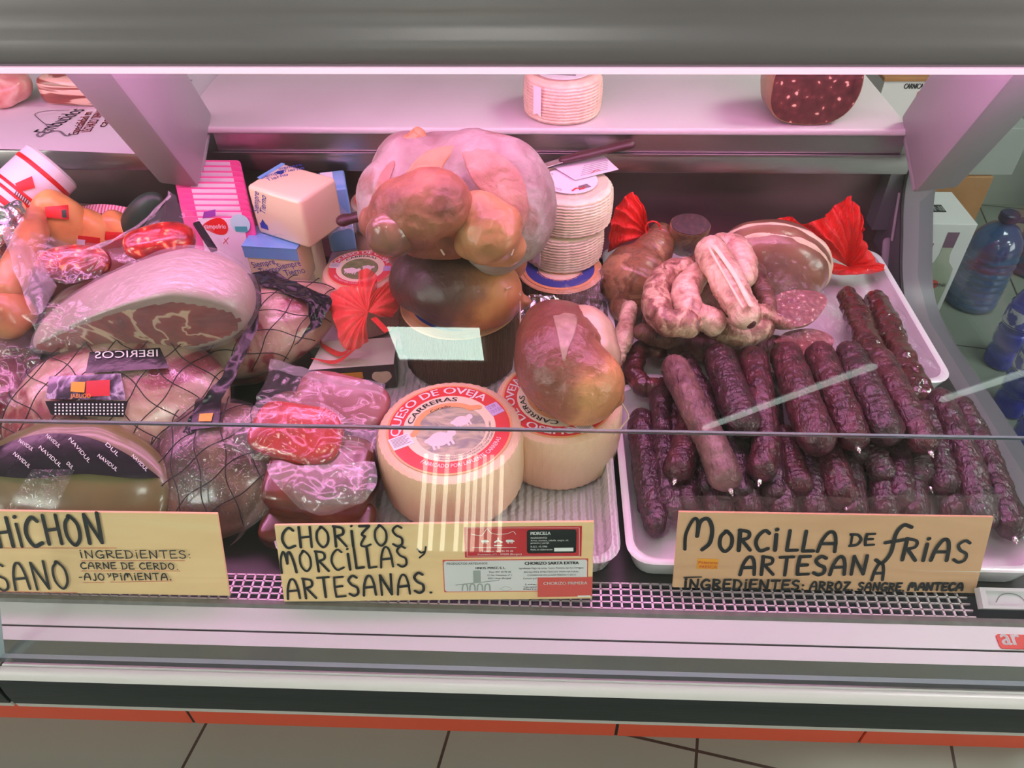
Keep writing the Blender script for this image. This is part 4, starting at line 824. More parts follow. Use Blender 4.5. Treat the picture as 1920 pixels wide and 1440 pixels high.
stick('chorizo_ring', 'dark red chorizo bent into a ring behind the leftmost morcillas', 'sausage', GH, [(1236, 660, .800), (1206, 656, .800), (1188, 690, .796), (1206, 724, .792), (1238, 724, .792)], [.0110, .0140, .0145, .0140, .012], 'dark_chorizo', 0, seed=70, amp=.003)
for i, (lb_, pa, r) in enumerate([('added dark sausage in the shade under the heap, nearest its left end', [(1230, 640, .79), (1290, 650, .79), (1340, 655, .79)], .020), ('added dark sausage in the shade under the heap, right of the other', [(1350, 640, .79), (1400, 650, .79), (1450, 655, .79)], .020), ('brown sausage holding up the top of the heap', [(1270, 560, .84), (1330, 570, .845), (1400, 575, .84)], .026), ('brown sausage deep at the back of the heap', [(1290, 520, .83), (1340, 510, .84), (1400, 520, .83)], .030), ('brown sausage at the base of the heap', [(1240, 600, .80), (1320, 605, .80), (1400, 600, .80)], .028)]):  # the two dark ones are added to darken the tray floor
    stick('cured_sausage', lb_, 'sausage', GH, pa, r, 'brown_sausage', 0, seed=80 + i, amp=.003)
# big striped stuffed stomach behind, cut sausage in film, slices
mat('stomach_brown', [(.2, A(92, 50, 48)), (.5, A(140, 84, 74)), (.75, A(170, 112, 98))], scale=15, rough=.28, coat=.6, bump=.2, bscale=80)
c = P(1462, 500, .840); c.y = 1.045; c.z = .825
t = thing('stuffed_gut', 'big brown stuffed stomach with pale bands at the back of the heap', 'sausage', (c.x, c.y, .765), None)
Rm = rot(0, 10, -8); RB = (.090, .055, .068)
mk('casing', blob(c, RB, Rm, e=.95, amp=.004, ns=16, seed=3), 'stomach_brown', t, sharp=None)
for k, off in enumerate((-.1, .32)):
    pts = []
    for i in range(26):
        a = math.pi * (-.05 + 1.1 * i / 25); ph = a; u = V((math.cos(ph) * math.sqrt(max(0, 1 - off * off)), -off * .9 - .15 * math.sin(ph), math.sin(ph) * math.sqrt(max(0, 1 - off * off)))).normalized()
        q = c + Rm @ V((u.x * RB[0], u.y * RB[1], u.z * RB[2])) * .975; pts.append(q)
    mk('pale_band', tube(pts, .0050, n=60, seg=8, amp=.002, ns=60), 'fat_white', t)
mat('dark_salami_cut', [(0, A(120, 70, 70)), (.16, A(66, 30, 34)), (1, A(34, 15, 20))], tex='voronoi', scale=150, dist=.3, rough=.5)
c = P(1296, 418, .90); c.y = 1.04; c.z = .895
cut_loaf('salami_half', 'dark salami end in clear film standing behind the sausage heap', 'sausage', c, (-.05, -.5, .85), .030, .09, 'dark_salami_cut', 'tan_gut', sq=.62, group=None)
def slice_(label, poly, z, m='salami_cut', edge='casing_tan', th=.006, tilt=.35):
    o = P(sum(p[0] for p in poly) / len(poly), sum(p[1] for p in poly) / len(poly), z); pl = Plane(o, (1, .05, 0), (0, 1, tilt))
    q = [pl.px(*p) for p in poly]; q = [(p.x, p.y) for p in catmull([V((a, b, 0)) for a, b in q + [q[0]]], 40)][:-1]
    g = patch(pl, q, -th, 0)
    if sum(q[i][0] * q[(i + 1) % len(q)][1] - q[(i + 1) % len(q)][0] * q[i][1] for i in range(len(q))) < 0: q = q[::-1]; g = patch(pl, q, -th, 0)
    n = len(q); idx = [1] * n + [1, 0]
    return mk('salami_slice', (g[0], g[1], idx), [m, edge], label=label, cat='sausage slice', group='cut salami slices in clear film', smooth=False)
mat('salami_cut', [(0, A(236, 190, 186)), (.16, A(206, 144, 146)), (.22, A(160, 84, 92)), (.5, A(140, 66, 76)), (1, A(116, 50, 60))], tex='voronoi', scale=130, dist=.3, rough=.42, coat=.4, bump=.4, bscale=200)
slice_('cut salami face in clear film beside the heap, the upper of two', [(1446, 592), (1450, 560), (1478, 545), (1522, 545), (1549, 556), (1546, 578), (1518, 606), (1478, 614), (1450, 610)], .845)
slice_('cut salami slice lying flat behind the morcillas, the lower of two', [(1452, 640), (1476, 622), (1520, 616), (1556, 628), (1562, 645), (1530, 662), (1480, 668)], .815, tilt=.1)
g = pxgrid([[(1418, 530, .86), (1450, 560, .87), (1455, 640, .84)], [(1440, 478, .88), (1500, 545, .868), (1520, 645, .83)], [(1500, 500, .86), (1560, 570, .845), (1575, 660, .815)], [(1545, 540, .83), (1580, 620, .81), (1590, 670, .80)]])
mk('plastic_bag', sheet(g, 50, 50, amp=.012, ns=22, seed=2), 'sheen_film', label='clear shiny plastic bag over the cut salami slices', cat='plastic bag', sharp=None)
g = pxgrid([[(1600, 520, .80), (1640, 500, .80), (1672, 540, .80)], [(1640, 590, .80), (1680, 580, .81), (1716, 640, .80)], [(1700, 690, .80), (1740, 690, .80), (1770, 700, .796)]])
mk('plastic_film', sheet(g, 40, 40, amp=.008, ns=30, seed=8), 'sheen_film', label='clear crinkled film along the right edge of the back tray', cat='plastic film', sharp=None)
# red nets
mat('red_net', [(0, (.72, .012, .012, 1)), (1, (.88, .03, .025, 1))], scale=60, vs=(6, 1, 1), rough=.4, bump=.8, bscale=70, bvs=(8, 1, 1), sss=.0)
def red_net(label, cpx, z, outer, y=None, fold=14, amp=.010, seed=1):
    """gathered net fanning out from its tie at cpx to the outer pixels"""
    o = P(*cpx, z) if y is None else PY(*cpx, y); vv, ff = [], []; n = 90; m = 14; out = catmull([(P(x, yy, zz)) if y is None else PY(x, yy, y + zz) for x, yy, zz in outer], n)
    for i in range(n):
        for j in range(m + 1):
            s = j / m; p = o.lerp(out[i], s); d = V((0, -.8, .6)); p = p + d * (amp * s * math.sin(i / n * math.pi * fold * 2) * (.6 + .4 * math.sin(i * .9))) + d * .02 * math.sin(s * math.pi) + V((nz(p, 60, seed), nz(p, 60, seed + 3), nz(p, 60, seed + 6))) * .006 * s; vv.append(p)
    for i in range(n - 1):
        for j in range(m): ff.append((i * (m + 1) + j, (i + 1) * (m + 1) + j, (i + 1) * (m + 1) + j + 1, i * (m + 1) + j + 1))
    t = thing('red_net', label, 'net', o, 'gathered red nets')
    mk('gathered_net', (vv, ff), 'red_net', t, sharp=None); return t, o
t, o = red_net('bright red gathered net right of the basket cheeses, with a small ring of cord', (1215, 440), .84, [(1140, 470, -.01), (1150, 400, 0), (1180, 362, .01), (1204, 380, 0), (1212, 425, -.01), (1250, 450, -.02), (1230, 478, -.02), (1170, 475, -.02)], y=1.08)
mk('cord_ring', wire([PY(1224 + 14 * math.cos(a), 428 + 13 * math.sin(a), 1.05) for a in [k * .55 for k in range(12)]], .0016, n=40), 'red_net', t)
red_net('bright red gathered net at the back right corner behind the striped stomach', (1590, 500), .82, [(1430, 425, 0), (1470, 408, .0), (1520, 418, -.01), (1560, 390, 0), (1590, 366, 0), (1612, 400, -.005), (1614, 440, -.01), (1640, 485, -.02), (1652, 508, -.04), (1560, 512, -.05), (1500, 480, -.03)], y=1.105, fold=18, amp=.012, seed=5)

# ================================================================== MIDDLE: STUFFED SAUSAGES
def remesh(geo, vox=.0045, smooth=4):
    me = bpy.data.meshes.new('lump'); me.from_pydata([tuple(v) for v in geo[0]], [], geo[1]); o = bpy.data.objects.new('lump', me); COL.objects.link(o)
    a = o.modifiers.new('r', 'REMESH'); a.mode = 'VOXEL'; a.voxel_size = vox
    b = o.modifiers.new('s', 'SMOOTH'); b.factor = .5; b.iterations = smooth
    m2 = bpy.data.meshes.new_from_object(o.evaluated_get(bpy.context.evaluated_depsgraph_get()))
    g = [v.co.copy() for v in m2.vertices], [tuple(p.vertices) for p in m2.polygons]
    bpy.data.objects.remove(o); bpy.data.meshes.remove(me); bpy.data.meshes.remove(m2); return g
def Y_(px, py, y): return PY(px, py, y)
from mathutils.bvhtree import BVHTree
def skin_patch(geo, poly, off=.0016, rings=14):
    """a membrane lying on a body: the outline is the one seen from the front, the patch follows the body's surface"""
    bv_ = BVHTree.FromPolygons([V(v) for v in geo[0]], [tuple(f) for f in geo[1]]); q = catmull([V((*p, 0)) for p in poly + [poly[0]]], 6 * len(poly) + 1)[:-1]; n = len(q); c0 = sum(q, V()) / n
    q = [p + (p - c0) * .05 * noise.noise(V((p.x * .09, p.y * .09, 3))) for p in q]
    vv = []
    for k in range(rings + 1):
        s = k / rings
        for p in q:
            r = c0.lerp(p, max(s, .004)); h, nn, i, dd = bv_.ray_cast(CAM, ray(r.x, r.y).normalized())
            if h is None: h, nn, i, dd = bv_.find_nearest(CAM + ray(r.x, r.y).normalized() * (V(geo[0][0]) - CAM).length)
            if nn.dot(h - CAM) > 0: nn = -nn
            vv.append(h + nn * (off if s < .97 else -.0006))
    return vv, [(k * n + j, k * n + (j + 1) % n, (k + 1) * n + (j + 1) % n, (k + 1) * n + j) for k in range(rings) for j in range(n)]
mat('membrane_tan', [(.3, A(154, 93, 73)), (.55, A(172, 109, 88)), (.8, A(163, 103, 86))], scale=40, rough=.5, bump=.5, bscale=110)
mat('membrane_rose', [(.3, A(139, 84, 79)), (.5, A(157, 104, 98)), (.7, A(166, 118, 114))], scale=30, rough=.5, bump=.6, bscale=90)
mat('membrane_grey', [(.3, A(128, 88, 84)), (.6, A(156, 116, 110)), (.8, A(140, 98, 92))], scale=60, rough=.35, coat=.3)
mat('gut_pink', [(.34, A(135, 79, 66)), (.44, A(165, 104, 89)), (.475, A(176, 117, 102)), (.485, A(144, 120, 121)), (.53, A(167, 142, 142)), (.545, A(151, 124, 124)), (.555, A(171, 106, 93)), (.66, A(180, 122, 109)), (.8, A(158, 97, 82))], scale=11, detail=5, dist=.5, rough=.5, bump=.5, bscale=90, coat=.1)
mat('gut_mould', [(.30, A(110, 76, 76)), (.45, A(132, 103, 106)), (.58, A(147, 123, 126)), (.66, A(126, 88, 84)), (.8, A(136, 92, 84))], scale=16, detail=6, dist=.5, rough=.55, bump=.6, bscale=80)
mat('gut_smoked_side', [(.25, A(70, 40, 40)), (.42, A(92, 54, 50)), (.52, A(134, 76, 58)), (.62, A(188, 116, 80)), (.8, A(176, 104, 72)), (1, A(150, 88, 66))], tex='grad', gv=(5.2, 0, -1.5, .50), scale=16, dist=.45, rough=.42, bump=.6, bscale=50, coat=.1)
mat('gut_pear', [(.2, A(112, 56, 52)), (.44, A(128, 66, 58)), (.54, A(150, 84, 66)), (.62, A(196, 122, 88)), (.85, A(184, 108, 78)), (1, A(120, 64, 52))], tex='grad', gv=(5.5, -2.0, -2.2, .47), scale=18, dist=.4, rough=.34, bump=.55, bscale=110, coat=.3)
mat('gut_brown', [(.3, A(100, 52, 43)), (.55, A(135, 75, 61)), (.8, A(158, 97, 77))], scale=26, rough=.5, bump=.6, bscale=75, coat=.1)
mat('gut_ochre', [(.25, A(118, 68, 48)), (.5, A(167, 106, 77)), (.75, A(192, 133, 104))], scale=14, rough=.38, bump=.35, bscale=80, coat=.25, sss=.05)
mat('gut_dark_end', [(.3, A(96, 56, 50)), (.6, A(136, 84, 74)), (.8, A(178, 120, 106))], scale=22, rough=.25, bump=.2, bscale=60, coat=.6)
mat('gut_smoked', [(.25, A(62, 34, 36)), (.45, A(100, 58, 52)), (.62, A(150, 88, 62)), (.8, A(184, 112, 74))], scale=7, detail=4, rough=.32, bump=.3, bscale=60, coat=.4)
mat('gut_orange_brown', [(.25, A(150, 84, 52)), (.5, A(190, 114, 76)), (.8, A(150, 86, 62))], scale=9, rough=.32, bump=.5, bscale=45, coat=.3, bvs=(1, 3, 1))
mat('gut_purple', [(.3, A(92, 42, 40)), (.5, A(124, 62, 56)), (.7, A(140, 76, 66))], scale=14, rough=.32, bump=.6, bscale=110, coat=.3)
mat('gut_pale', [(.3, A(168, 120, 110)), (.6, A(196, 152, 142)), (.8, A(180, 128, 116))], scale=24, rough=.3, bump=.2, bscale=60, coat=.5)
# biggest one
c = Y_(842, 372, .90)
t = thing('stuffed_gut', 'biggest pink and brown stuffed gut sausage, folded over on top of the middle heap', 'sausage', (c.x, c.y, c.z - .09))
g = remesh(join(blob(c + V((0, .01, .0)), (.112, .080, .078), rot(0, 4, 0)), tube([Y_(880, 318, .90), Y_(950, 350, .875), Y_(962, 410, .85), Y_(932, 445, .835)], [.050, .056, .054, .046], n=20, seg=20), tube([Y_(770, 330, .90), Y_(730, 370, .86), Y_(722, 400, .84)], [.055, .045, .032], n=14, seg=18)), .0045, 5)
g = ([p + (p - c).normalized() * (.0045 * nz(p, 22, 4) + .0012 * (1 - 2.5 * abs(nz(p, 75, 8)))) for p in g[0]], g[1])
mk('casing', g, 'gut_mould', t, sharp=None)
mk('tan_membrane', skin_patch(g, [(775, 304), (802, 282), (846, 272), (850, 282), (834, 308), (815, 336), (790, 362), (752, 386), (738, 380), (746, 345)]), 'membrane_tan', t, sharp=None)
mk('side_membrane', skin_patch(g, [(702, 356), (716, 322), (734, 302), (741, 308), (730, 340), (722, 380), (708, 378)]), 'membrane_rose', t, sharp=None)
mk('rose_membrane', skin_patch(g, [(864, 284), (904, 278), (950, 296), (982, 338), (992, 400), (976, 436), (950, 424), (926, 404), (908, 366), (882, 334)]), 'membrane_rose', t, sharp=None)
fl = remesh(join(tube([Y_(712, 418, .820), Y_(765, 402, .802), Y_(825, 388, .798), Y_(868, 412, .806)], [.026, .044, .046, .024], n=24, seg=20), tube([Y_(790, 436, .812), Y_(850, 442, .818)], [.032, .030], n=8, seg=16)), .004, 3)
mk('folded_flap', ([p + V((0, -.5, .6)) * (.0045 * nz(p, 34, 9) + .0022 * (1 - 2.5 * abs(nz(p, 90, 2)))) for p in fl[0]], fl[1]), 'gut_brown', t, sharp=None)
mk('tied_end', blob(Y_(733, 441, .770), (.0285, .024, .028), amp=.003, ns=40, seed=2), 'gut_dark_end', t, sharp=None)
ol = remesh(join(tube([Y_(900, 415, .806), Y_(922, 438, .796), Y_(948, 462, .800)], [.036, .042, .026], n=18, seg=20), tube([Y_(885, 452, .80), Y_(930, 462, .80)], [.024, .026], n=8, seg=16)), .004, 3)
mk('ochre_lobe', ([p + V((0, -.5, .6)) * (.004 * nz(p, 40, 19) + .002 * (1 - 2.5 * abs(nz(p, 80, 5)))) for p in ol[0]], ol[1]), 'gut_ochre', t, sharp=None)
mk('gut_stub', tube([Y_(768, 266, .90), Y_(782, 256, .91)], [.010, .011], n=6, seg=10, amp=.003, ns=80), 'gut_ochre', t)
mk('string_end', join(wire([Y_(822, 458, .79), Y_(828, 470, .785), Y_(833, 478, .785)], .0013), wire([Y_(945, 450, .765), Y_(944, 462, .762), Y_(947, 474, .765)], .0013), wire([Y_(962, 466, .77), Y_(958, 478, .768)], .0016)), 'string', t)
knife('dark knife handle sticking out left from under the biggest stuffed gut', Y_(690, 402, .965), Y_(644, 413, .955), Y_(730, 395, .985), r=.0095)
# smoked one beneath
a_ = [P(792, 525, .915), P(850, 545, .920), P(915, 552, .915), P(962, 562, .908)]
t = thing('stuffed_gut', 'dark smoked stuffed gut on the brown cheese, its tied end to the right', 'sausage', (a_[1].x, a_[1].y, .855))
g = remesh(join(tube(a_[:3], [.045, .052, .046], n=24, seg=28), tube([P(880, 548, .917), a_[2], a_[3], P(984, 566, .905)], [.0475, .0455, .030, .009], n=24, seg=28)), .0035, 4)
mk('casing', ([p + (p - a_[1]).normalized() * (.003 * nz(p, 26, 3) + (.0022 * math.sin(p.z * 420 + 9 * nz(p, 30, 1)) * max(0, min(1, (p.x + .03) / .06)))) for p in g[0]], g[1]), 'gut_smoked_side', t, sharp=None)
mk('string_end', join(*[wire([P(950, 541 + 5 * i, .945 - .006 * i), P(966, 536 + 5 * i, .935 - .006 * i), P(976, 548 + 6 * i, .925)], .0011) for i in range(2)], wire([P(974, 556, .92), P(976, 600, .90), P(973, 640, .88)], .0009)), 'string', t)
stick('stuffed_gut', 'dark gut sausage wedged between the biggest stuffed gut and the smoked one', 'sausage', None, [(775, 470, .885), (860, 480, .890), (950, 490, .890)], [.040, .046, .030], 'gut_smoked', 0, seed=33, amp=.004, ns=24, wr=0)
# pear-shaped one on the right-hand cheese
t = thing('stuffed_gut', 'brown pear-shaped stuffed sausage with a string, lying on the right front cheese', 'sausage', (*P(1065, 720, .85).xy, .846))
body = [P(1046, 640, .902), P(1056, 690, .902), P(1092, 722, .896), P(1142, 744, .888)]
g = remesh(join(tube(body[:3], [.053, .0565, .0490], n=24, seg=30), tube([body[1], body[2], body[3], P(1158, 749, .884)], [.055, .047, .026, .009], n=24, seg=30)), .0035, 5)
g = ([p + (p - body[1]).normalized() * (.0025 * nz(p, 22, 3) + .0008 * (1 - 2.5 * abs(nz(p, 110, 5)))) for p in g[0]], g[1])
mk('casing', g, 'gut_pear', t, sharp=None)
mk('grey_membrane', skin_patch(g, [(1036, 592), (1060, 586), (1082, 592), (1078, 625), (1066, 655), (1058, 680), (1050, 655), (1044, 625)], .001), 'membrane_grey', t, sharp=None)
mk('pale_skin', tube([P(1060, 618, .906), P(1090, 634, .906), P(1106, 668, .900)], [.036, .0410, .0370], n=30, seg=32, amp=.003, ns=30, seed=8), 'gut_pale', t, sharp=None)
e = P(1163, 751, .882)
mk('string', wire([e, P(1178, 778, .86), P(1170, 795, .85), P(1152, 815, .838)], .0010, n=24), 'string', t)
# foil and film between them
mat('foil', [(0, (.62, .60, .64, 1)), (1, (.80, .78, .82, 1))], scale=40, rough=.22, metal=1, bump=.8, bscale=70)
g = pxgrid([[(975, 560, .885), (1010, 550, .89), (1050, 565, .88)], [(970, 610, .875), (1010, 600, .885), (1045, 610, .87)], [(980, 680, .85), (1000, 660, .86), (1020, 650, .86)]])
mk('foil_sheet', sheet(g, 40, 40, amp=.008, ns=45, seed=3), 'foil', label='crumpled pinkish foil behind the pear-shaped sausage', cat='foil', sharp=None)
g = pxgrid([[(1040, 545, .875), (1085, 520, .86), (1128, 515, .86)], [(1060, 580, .88), (1100, 570, .87), (1130, 560, .85)], [(1120, 620, .87), (1135, 600, .85), (1140, 590, .84)]])
mk('plastic_bag', sheet(g, 40, 40, amp=.016, ns=40, seed=13), 'clear_film', label='crumpled clear bag in front of the blue-labelled cheese at the back', cat='plastic bag', sharp=None)
# box under the red bow, and the bow
mat('box_cream', [(.86, .78, .74, 1)], rough=.4)
mat('box_dark', [(0, (.025, .02, .02, 1)), (1, (.06, .03, .03, 1))], scale=30, rough=.3)
z0 = .800; q = [P(578, 694, z0), P(738, 683, z0), P(744, 632, z0), P(606, 640, z0)]
t = thing('carton', 'flat food carton with cream top and dark printed side under the red bow', 'box', (*((q[0] + q[2]) / 2).xy, .757))
vv = [V((p.x, p.y, .757)) for p in q] + q; mk('carton_body', (vv, [(0, 1, 5, 4), (1, 2, 6, 5), (2, 3, 7, 6), (3, 0, 4, 7), (0, 3, 2, 1), (4, 5, 6, 7)], [1, 1, 1, 1, 1, 0]), ['box_cream', 'box_dark'], t, smooth=False)
pl = Plane(vv[0], q[1] - q[0], (0, 0, 1)); W_ = (q[1] - q[0]).length
mk('orange_label', patch(pl, [(W_ * .30, .022), (W_ * .62, .022), (W_ * .62, .033), (W_ * .30, .033)], .0002, .0008), 'orange_sticker', t, smooth=False)
mk('red_label', patch(pl, [(W_ * .12, .026), (W_ * .24, .026), (W_ * .24, .036), (W_ * .12, .036)], .0002, .0008), 'card_red', t, smooth=False)
mk('dish_picture', patch(pl, [(W_ * .84 + .014 * math.cos(a), .022 + .011 * math.sin(a) * (1 + .2 * math.sin(3 * a))) for a in [k * .314 for k in range(20)]], .0002, .0008), 'fat_white', t, smooth=False)
mat('bow_red', [(.95, .07, .06, 1)], rough=.35, alpha=.78, bump=.6, bscale=60, bvs=(6, 1, 1))
o = P(690, 585, .872)
t = thing('gift_bow', 'translucent bright red bow of ribbon in front of the small red-labelled cheese', 'bow', o)
def fan(px, fold, seed, dz=.012):
    out = catmull([P(*p) for p in px], 50); vv, ff = [], []; m = 12
    for i in range(50):
        for j in range(m + 1):
            s = j / m; p = o.lerp(out[i], s); vv.append(p + V((0, -.7, .7)) * (dz * math.sin(s * math.pi) + .004 * s * math.sin(i / 50 * fold * 6.28)))
    for i in range(49):
        for j in range(m): ff.append((i * (m + 1) + j, (i + 1) * (m + 1) + j, (i + 1) * (m + 1) + j + 1, i * (m + 1) + j + 1))
    return vv, ff
mk('left_loop', fan([(668, 535, .875), (636, 540, .872), (616, 562, .87), (628, 606, .86), (642, 650, .845), (668, 655, .845), (690, 640, .85)], 9, 1), 'bow_red', t, sharp=None)
mk('upper_loop', fan([(672, 545, .875), (672, 515, .88), (684, 503, .885), (706, 516, .885), (706, 545, .88)], 4, 2), 'bow_red', t, sharp=None)
mk('right_loop', fan([(706, 545, .88), (728, 528, .88), (748, 526, .88), (750, 560, .875), (738, 592, .865), (712, 594, .865)], 7, 3), 'bow_red', t, sharp=None)
mk('ribbon_tail', bar(P(700, 596, .868), P(726, 622, .862), .008, .0012), 'bow_red', t, smooth=False)
mk('curled_ribbon', join(tube([P(668, 640, .838), P(640, 664, .81), P(606, 648, .806), P(600, 636, .806)], [.0035, .005, .004, .001], n=24, seg=8, flat=.3), tube([P(670, 650, .83), P(630, 678, .807), P(585, 672, .806)], [.003, .004, .001], n=20, seg=8, flat=.3)), 'bow_red', t)

# ================================================================== LEFT: HAMS AND PACKETS
mat('ham_cut', [(.30, A(96, 20, 24)), (.43, A(138, 40, 42)), (.470, A(148, 46, 46)), (.482, A(206, 150, 140)), (.508, A(214, 164, 150)), (.52, A(146, 44, 44)), (.66, A(112, 26, 30)), (.8, A(150, 54, 54))], scale=10, detail=3, dist=1.2, rough=.35, coat=.5, bump=.15, bscale=120)
mat('ham_fat', [(0, A(150, 110, 112)), (.5, A(161, 125, 129)), (1, A(172, 139, 139))], scale=10, rough=.4, coat=.2)
mat('ham_pink', [(.30, A(104, 19, 32)), (.40, A(139, 43, 54)), (.45, A(179, 121, 116)), (.58, A(196, 150, 141)), (.66, A(179, 127, 114)), (.70, A(131, 52, 55)), (.76, A(179, 131, 113)), (.85, A(139, 79, 64))], scale=11, detail=3, dist=.8, rough=.3, coat=.6, sss=.06)
mat('ham_brown', [(.3, A(46, 24, 26)), (.46, A(84, 48, 44)), (.6, A(128, 84, 76)), (.75, A(84, 48, 40))], scale=10, detail=3, dist=.8, rough=.3, coat=.6)
mat('net_black', [(.02, .015, .02, 1)], rough=.6)
mat('black_plastic', [(.016, .012, .018, 1)], rough=.22, coat=.1, spec=.35, bump=.35, bscale=30)
mat('violet_foil', [(.42, (.03, .02, .04, 1)), (.5, (.20, .13, .24, 1)), (.56, (.55, .42, .60, 1)), (.62, (.10, .06, .12, 1))], scale=26, dist=1.5, rough=.2, coat=.5)  # lavender and dark patches paint the plastic's reflections into the colour
mat('olive_reflection', [(.3, L(96, 92, 52)), (.6, L(124, 116, 72)), (.8, L(150, 122, 96))], scale=8, rough=.3, coat=.5)  # greenish reflection on the packet, put into its body colour
mat('chorizo_red', [(0, A(244, 160, 120)), (.22, A(226, 104, 76)), (.30, A(182, 30, 34)), (.6, A(150, 16, 24)), (1, A(110, 10, 18))], tex='voronoi', scale=70, dist=.4, rough=.25, coat=.8, bump=.2, bscale=80)
mat('cured_red', [(.3, A(150, 8, 14)), (.55, A(190, 16, 22)), (.8, A(190, 40, 40))], scale=22, rough=.2, coat=.8, bump=.15, bscale=60)
mat('cured_brown', [(.3, A(84, 32, 30)), (.6, A(118, 50, 44)), (.8, A(140, 74, 64))], scale=22, rough=.25, coat=.7)
mat('cured_rose', [(.3, A(144, 62, 78)), (.6, A(166, 85, 102)), (.8, A(175, 110, 124))], scale=20, rough=.25, coat=.6)
mat('dark_red_pack', [(.3, A(70, 14, 30)), (.55, A(110, 24, 44)), (.8, A(150, 62, 84))], scale=26, rough=.15, coat=.8, bump=.6, bscale=50)
def net_on(c, r, R, step=.23, rad=.0007, ang=58, off=.004, lim=.965, warp=.025):
    gs = []
    for sgn in (1, -1):
        a = math.radians(ang) * sgn; d = (math.cos(a), math.sin(a)); nn = (-d[1], d[0])
        k = -1.0
        while k <= 1.0:
            run = []
            for i in range(41):
                s = -1 + 2 * i / 40; x = d[0] * s + nn[0] * (k + warp * math.sin(s * 9 + k * 5)); y = d[1] * s + nn[1] * (k + warp * math.sin(s * 9 + k * 5))
                q = x * x + y * y
                if q < lim: run.append(V(c) + R @ V((x * (r[0] + off), y * (r[1] + off), math.sqrt(1 - q) * (r[2] + off))))
                elif len(run) > 2: gs.append(tube(run, rad, n=len(run) * 2, seg=5, round_=False)); run = []
                else: run = []
            if len(run) > 2: gs.append(tube(run, rad, n=len(run) * 2, seg=5, round_=False))
            k += step
    return join(*gs)
def on_blob(px, py, c, r, R, off):
    """the point of the ellipsoid seen at that pixel"""
    d = R.transposed() @ ray(px, py); o = R.transposed() @ (CAM - V(c)); rr = [x + off for x in r]
    d = V((d.x / rr[0], d.y / rr[1], d.z / rr[2])); o = V((o.x / rr[0], o.y / rr[1], o.z / rr[2]))
    A_, B_, C_ = d.dot(d), 2 * o.dot(d), o.dot(o) - 1; D = B_ * B_ - 4 * A_ * C_
    t_ = (-B_ - math.sqrt(D)) / (2 * A_) if D >= 0 else -B_ / (2 * A_)
    u = o + d * t_
    if D < 0: u.normalize()
    return V(c) + R @ V((u.x * rr[0], u.y * rr[1], u.z * rr[2]))
def decal(q, c, r, R, off=.003, n=18):
    """flexible label wrapped on an ellipsoid between four corner pixels"""
    g = []
    for i in range(n + 1):
        a = i / n; row = []
        for j in range(n + 1):
            b = j / n; x = (q[0][0] * (1 - b) + q[1][0] * b) * (1 - a) + (q[3][0] * (1 - b) + q[2][0] * b) * a; y = (q[0][1] * (1 - b) + q[1][1] * b) * (1 - a) + (q[3][1] * (1 - b) + q[2][1] * b) * a
            row.append(on_blob(x, y, c, r, R, off))
        g.append(row)
    vv = [p for row in g for p in row]; m = n + 1
    return vv, [(i * m + j, i * m + j + 1, (i + 1) * m + j + 1, (i + 1) * m + j) for i in range(n) for j in range(n)]
def wrap_text(body, p0, p1, hpx, c, r, R, off=.0045):
    vv, ff, wd = glyphs(body); d = V((p1[0] - p0[0], p1[1] - p0[1])); k = d.length / wd; d.normalize(); u = V((d.y, -d.x))
    return [on_blob(p0[0] + d.x * x * k + u.x * y * hpx / .7, p0[1] + d.y * x * k + u.y * y * hpx / .7, c, r, R, off) for x, y in vv], ff

# film-wrapped half ham on top
c = P(252, 570, .928); R = rot(12, -2, 5); r = (.152, .074, .062)
def hamshape(u):
    x = u.x; s = .22 + .78 * min(1, max(0, (x + 1) / 1.5)) ** .8; y = max(u.y, -.50)
    return V((x, y * (.6 + .4 * s), (u.z + 1) * s - 1))
t = thing('ham_half', 'film-wrapped half ham with dark cut face in front, topmost at the left', 'ham', (c.x, c.y, c.z - .06))
n, m = 72, 40; vv, ff, ii = [], [], []
for i in range(m + 1):
    th = -math.pi / 2 + math.pi * i / m
    for j in range(n): vv.append(blobp(c, r, R, th, 2 * math.pi * j / n, .85, hamshape))
for i in range(m):
    for j in range(n):
        ff.append((i * n + j, i * n + (j + 1) % n, (i + 1) * n + (j + 1) % n, (i + 1) * n + j))
        th = -math.pi / 2 + math.pi * (i + .5) / m; ph = 2 * math.pi * (j + .5) / n
        uy = spow(math.cos(th), .85) * spow(math.sin(ph), .85); ux = spow(math.cos(th), .85) * spow(math.cos(ph), .85); uz = spow(math.sin(th), .85)
        ii.append(1 if uy < -.50 and ((ux + .05) / .97) ** 2 + ((uz + .06) / .80) ** 2 < .97 else 0)
bm = bmesh.new(); bv = [bm.verts.new(v) for v in vv]
fat = (vv, [f for f, k in zip(ff, ii) if not k]); mk('fat_rind', fat, 'ham_fat', t, sharp=None)
cutf = [f for f, k in zip(ff, ii) if k]; used = sorted({k for f in cutf for k in f}); mp = {k: i for i, k in enumerate(used)}; bm.free()
mk('cut_face', ([vv[k] for k in used], [tuple(mp[k] for k in f) for f in cutf]), 'ham_cut', t, sharp=None)
fv = []
for i in range(m + 1):
    th = -math.pi / 2 + math.pi * i / m
    for j in range(n):
        p = blobp(c, tuple(x + .005 for x in r), R, th, 2 * math.pi * j / n, .85, hamshape); fv.append(p + (p - c).normalized() * (.003 * nz(V((p.x * .5, p.y * 2, p.z * 2)), 60, 3)))
mk('film_wrap', (fv, ff), 'stretch_film', t, sharp=None)
g = pxgrid([[(40, 590, .93), (90, 575, .935), (150, 560, .94)], [(70, 625, .915), (120, 605, .93), (170, 590, .94)], [(60, 640, .90), (110, 650, .905), (160, 655, .90)]])
mk('film_tail', sheet(g, 34, 34, amp=.008, ns=45, seed=21), 'clear_film', t, sharp=None)

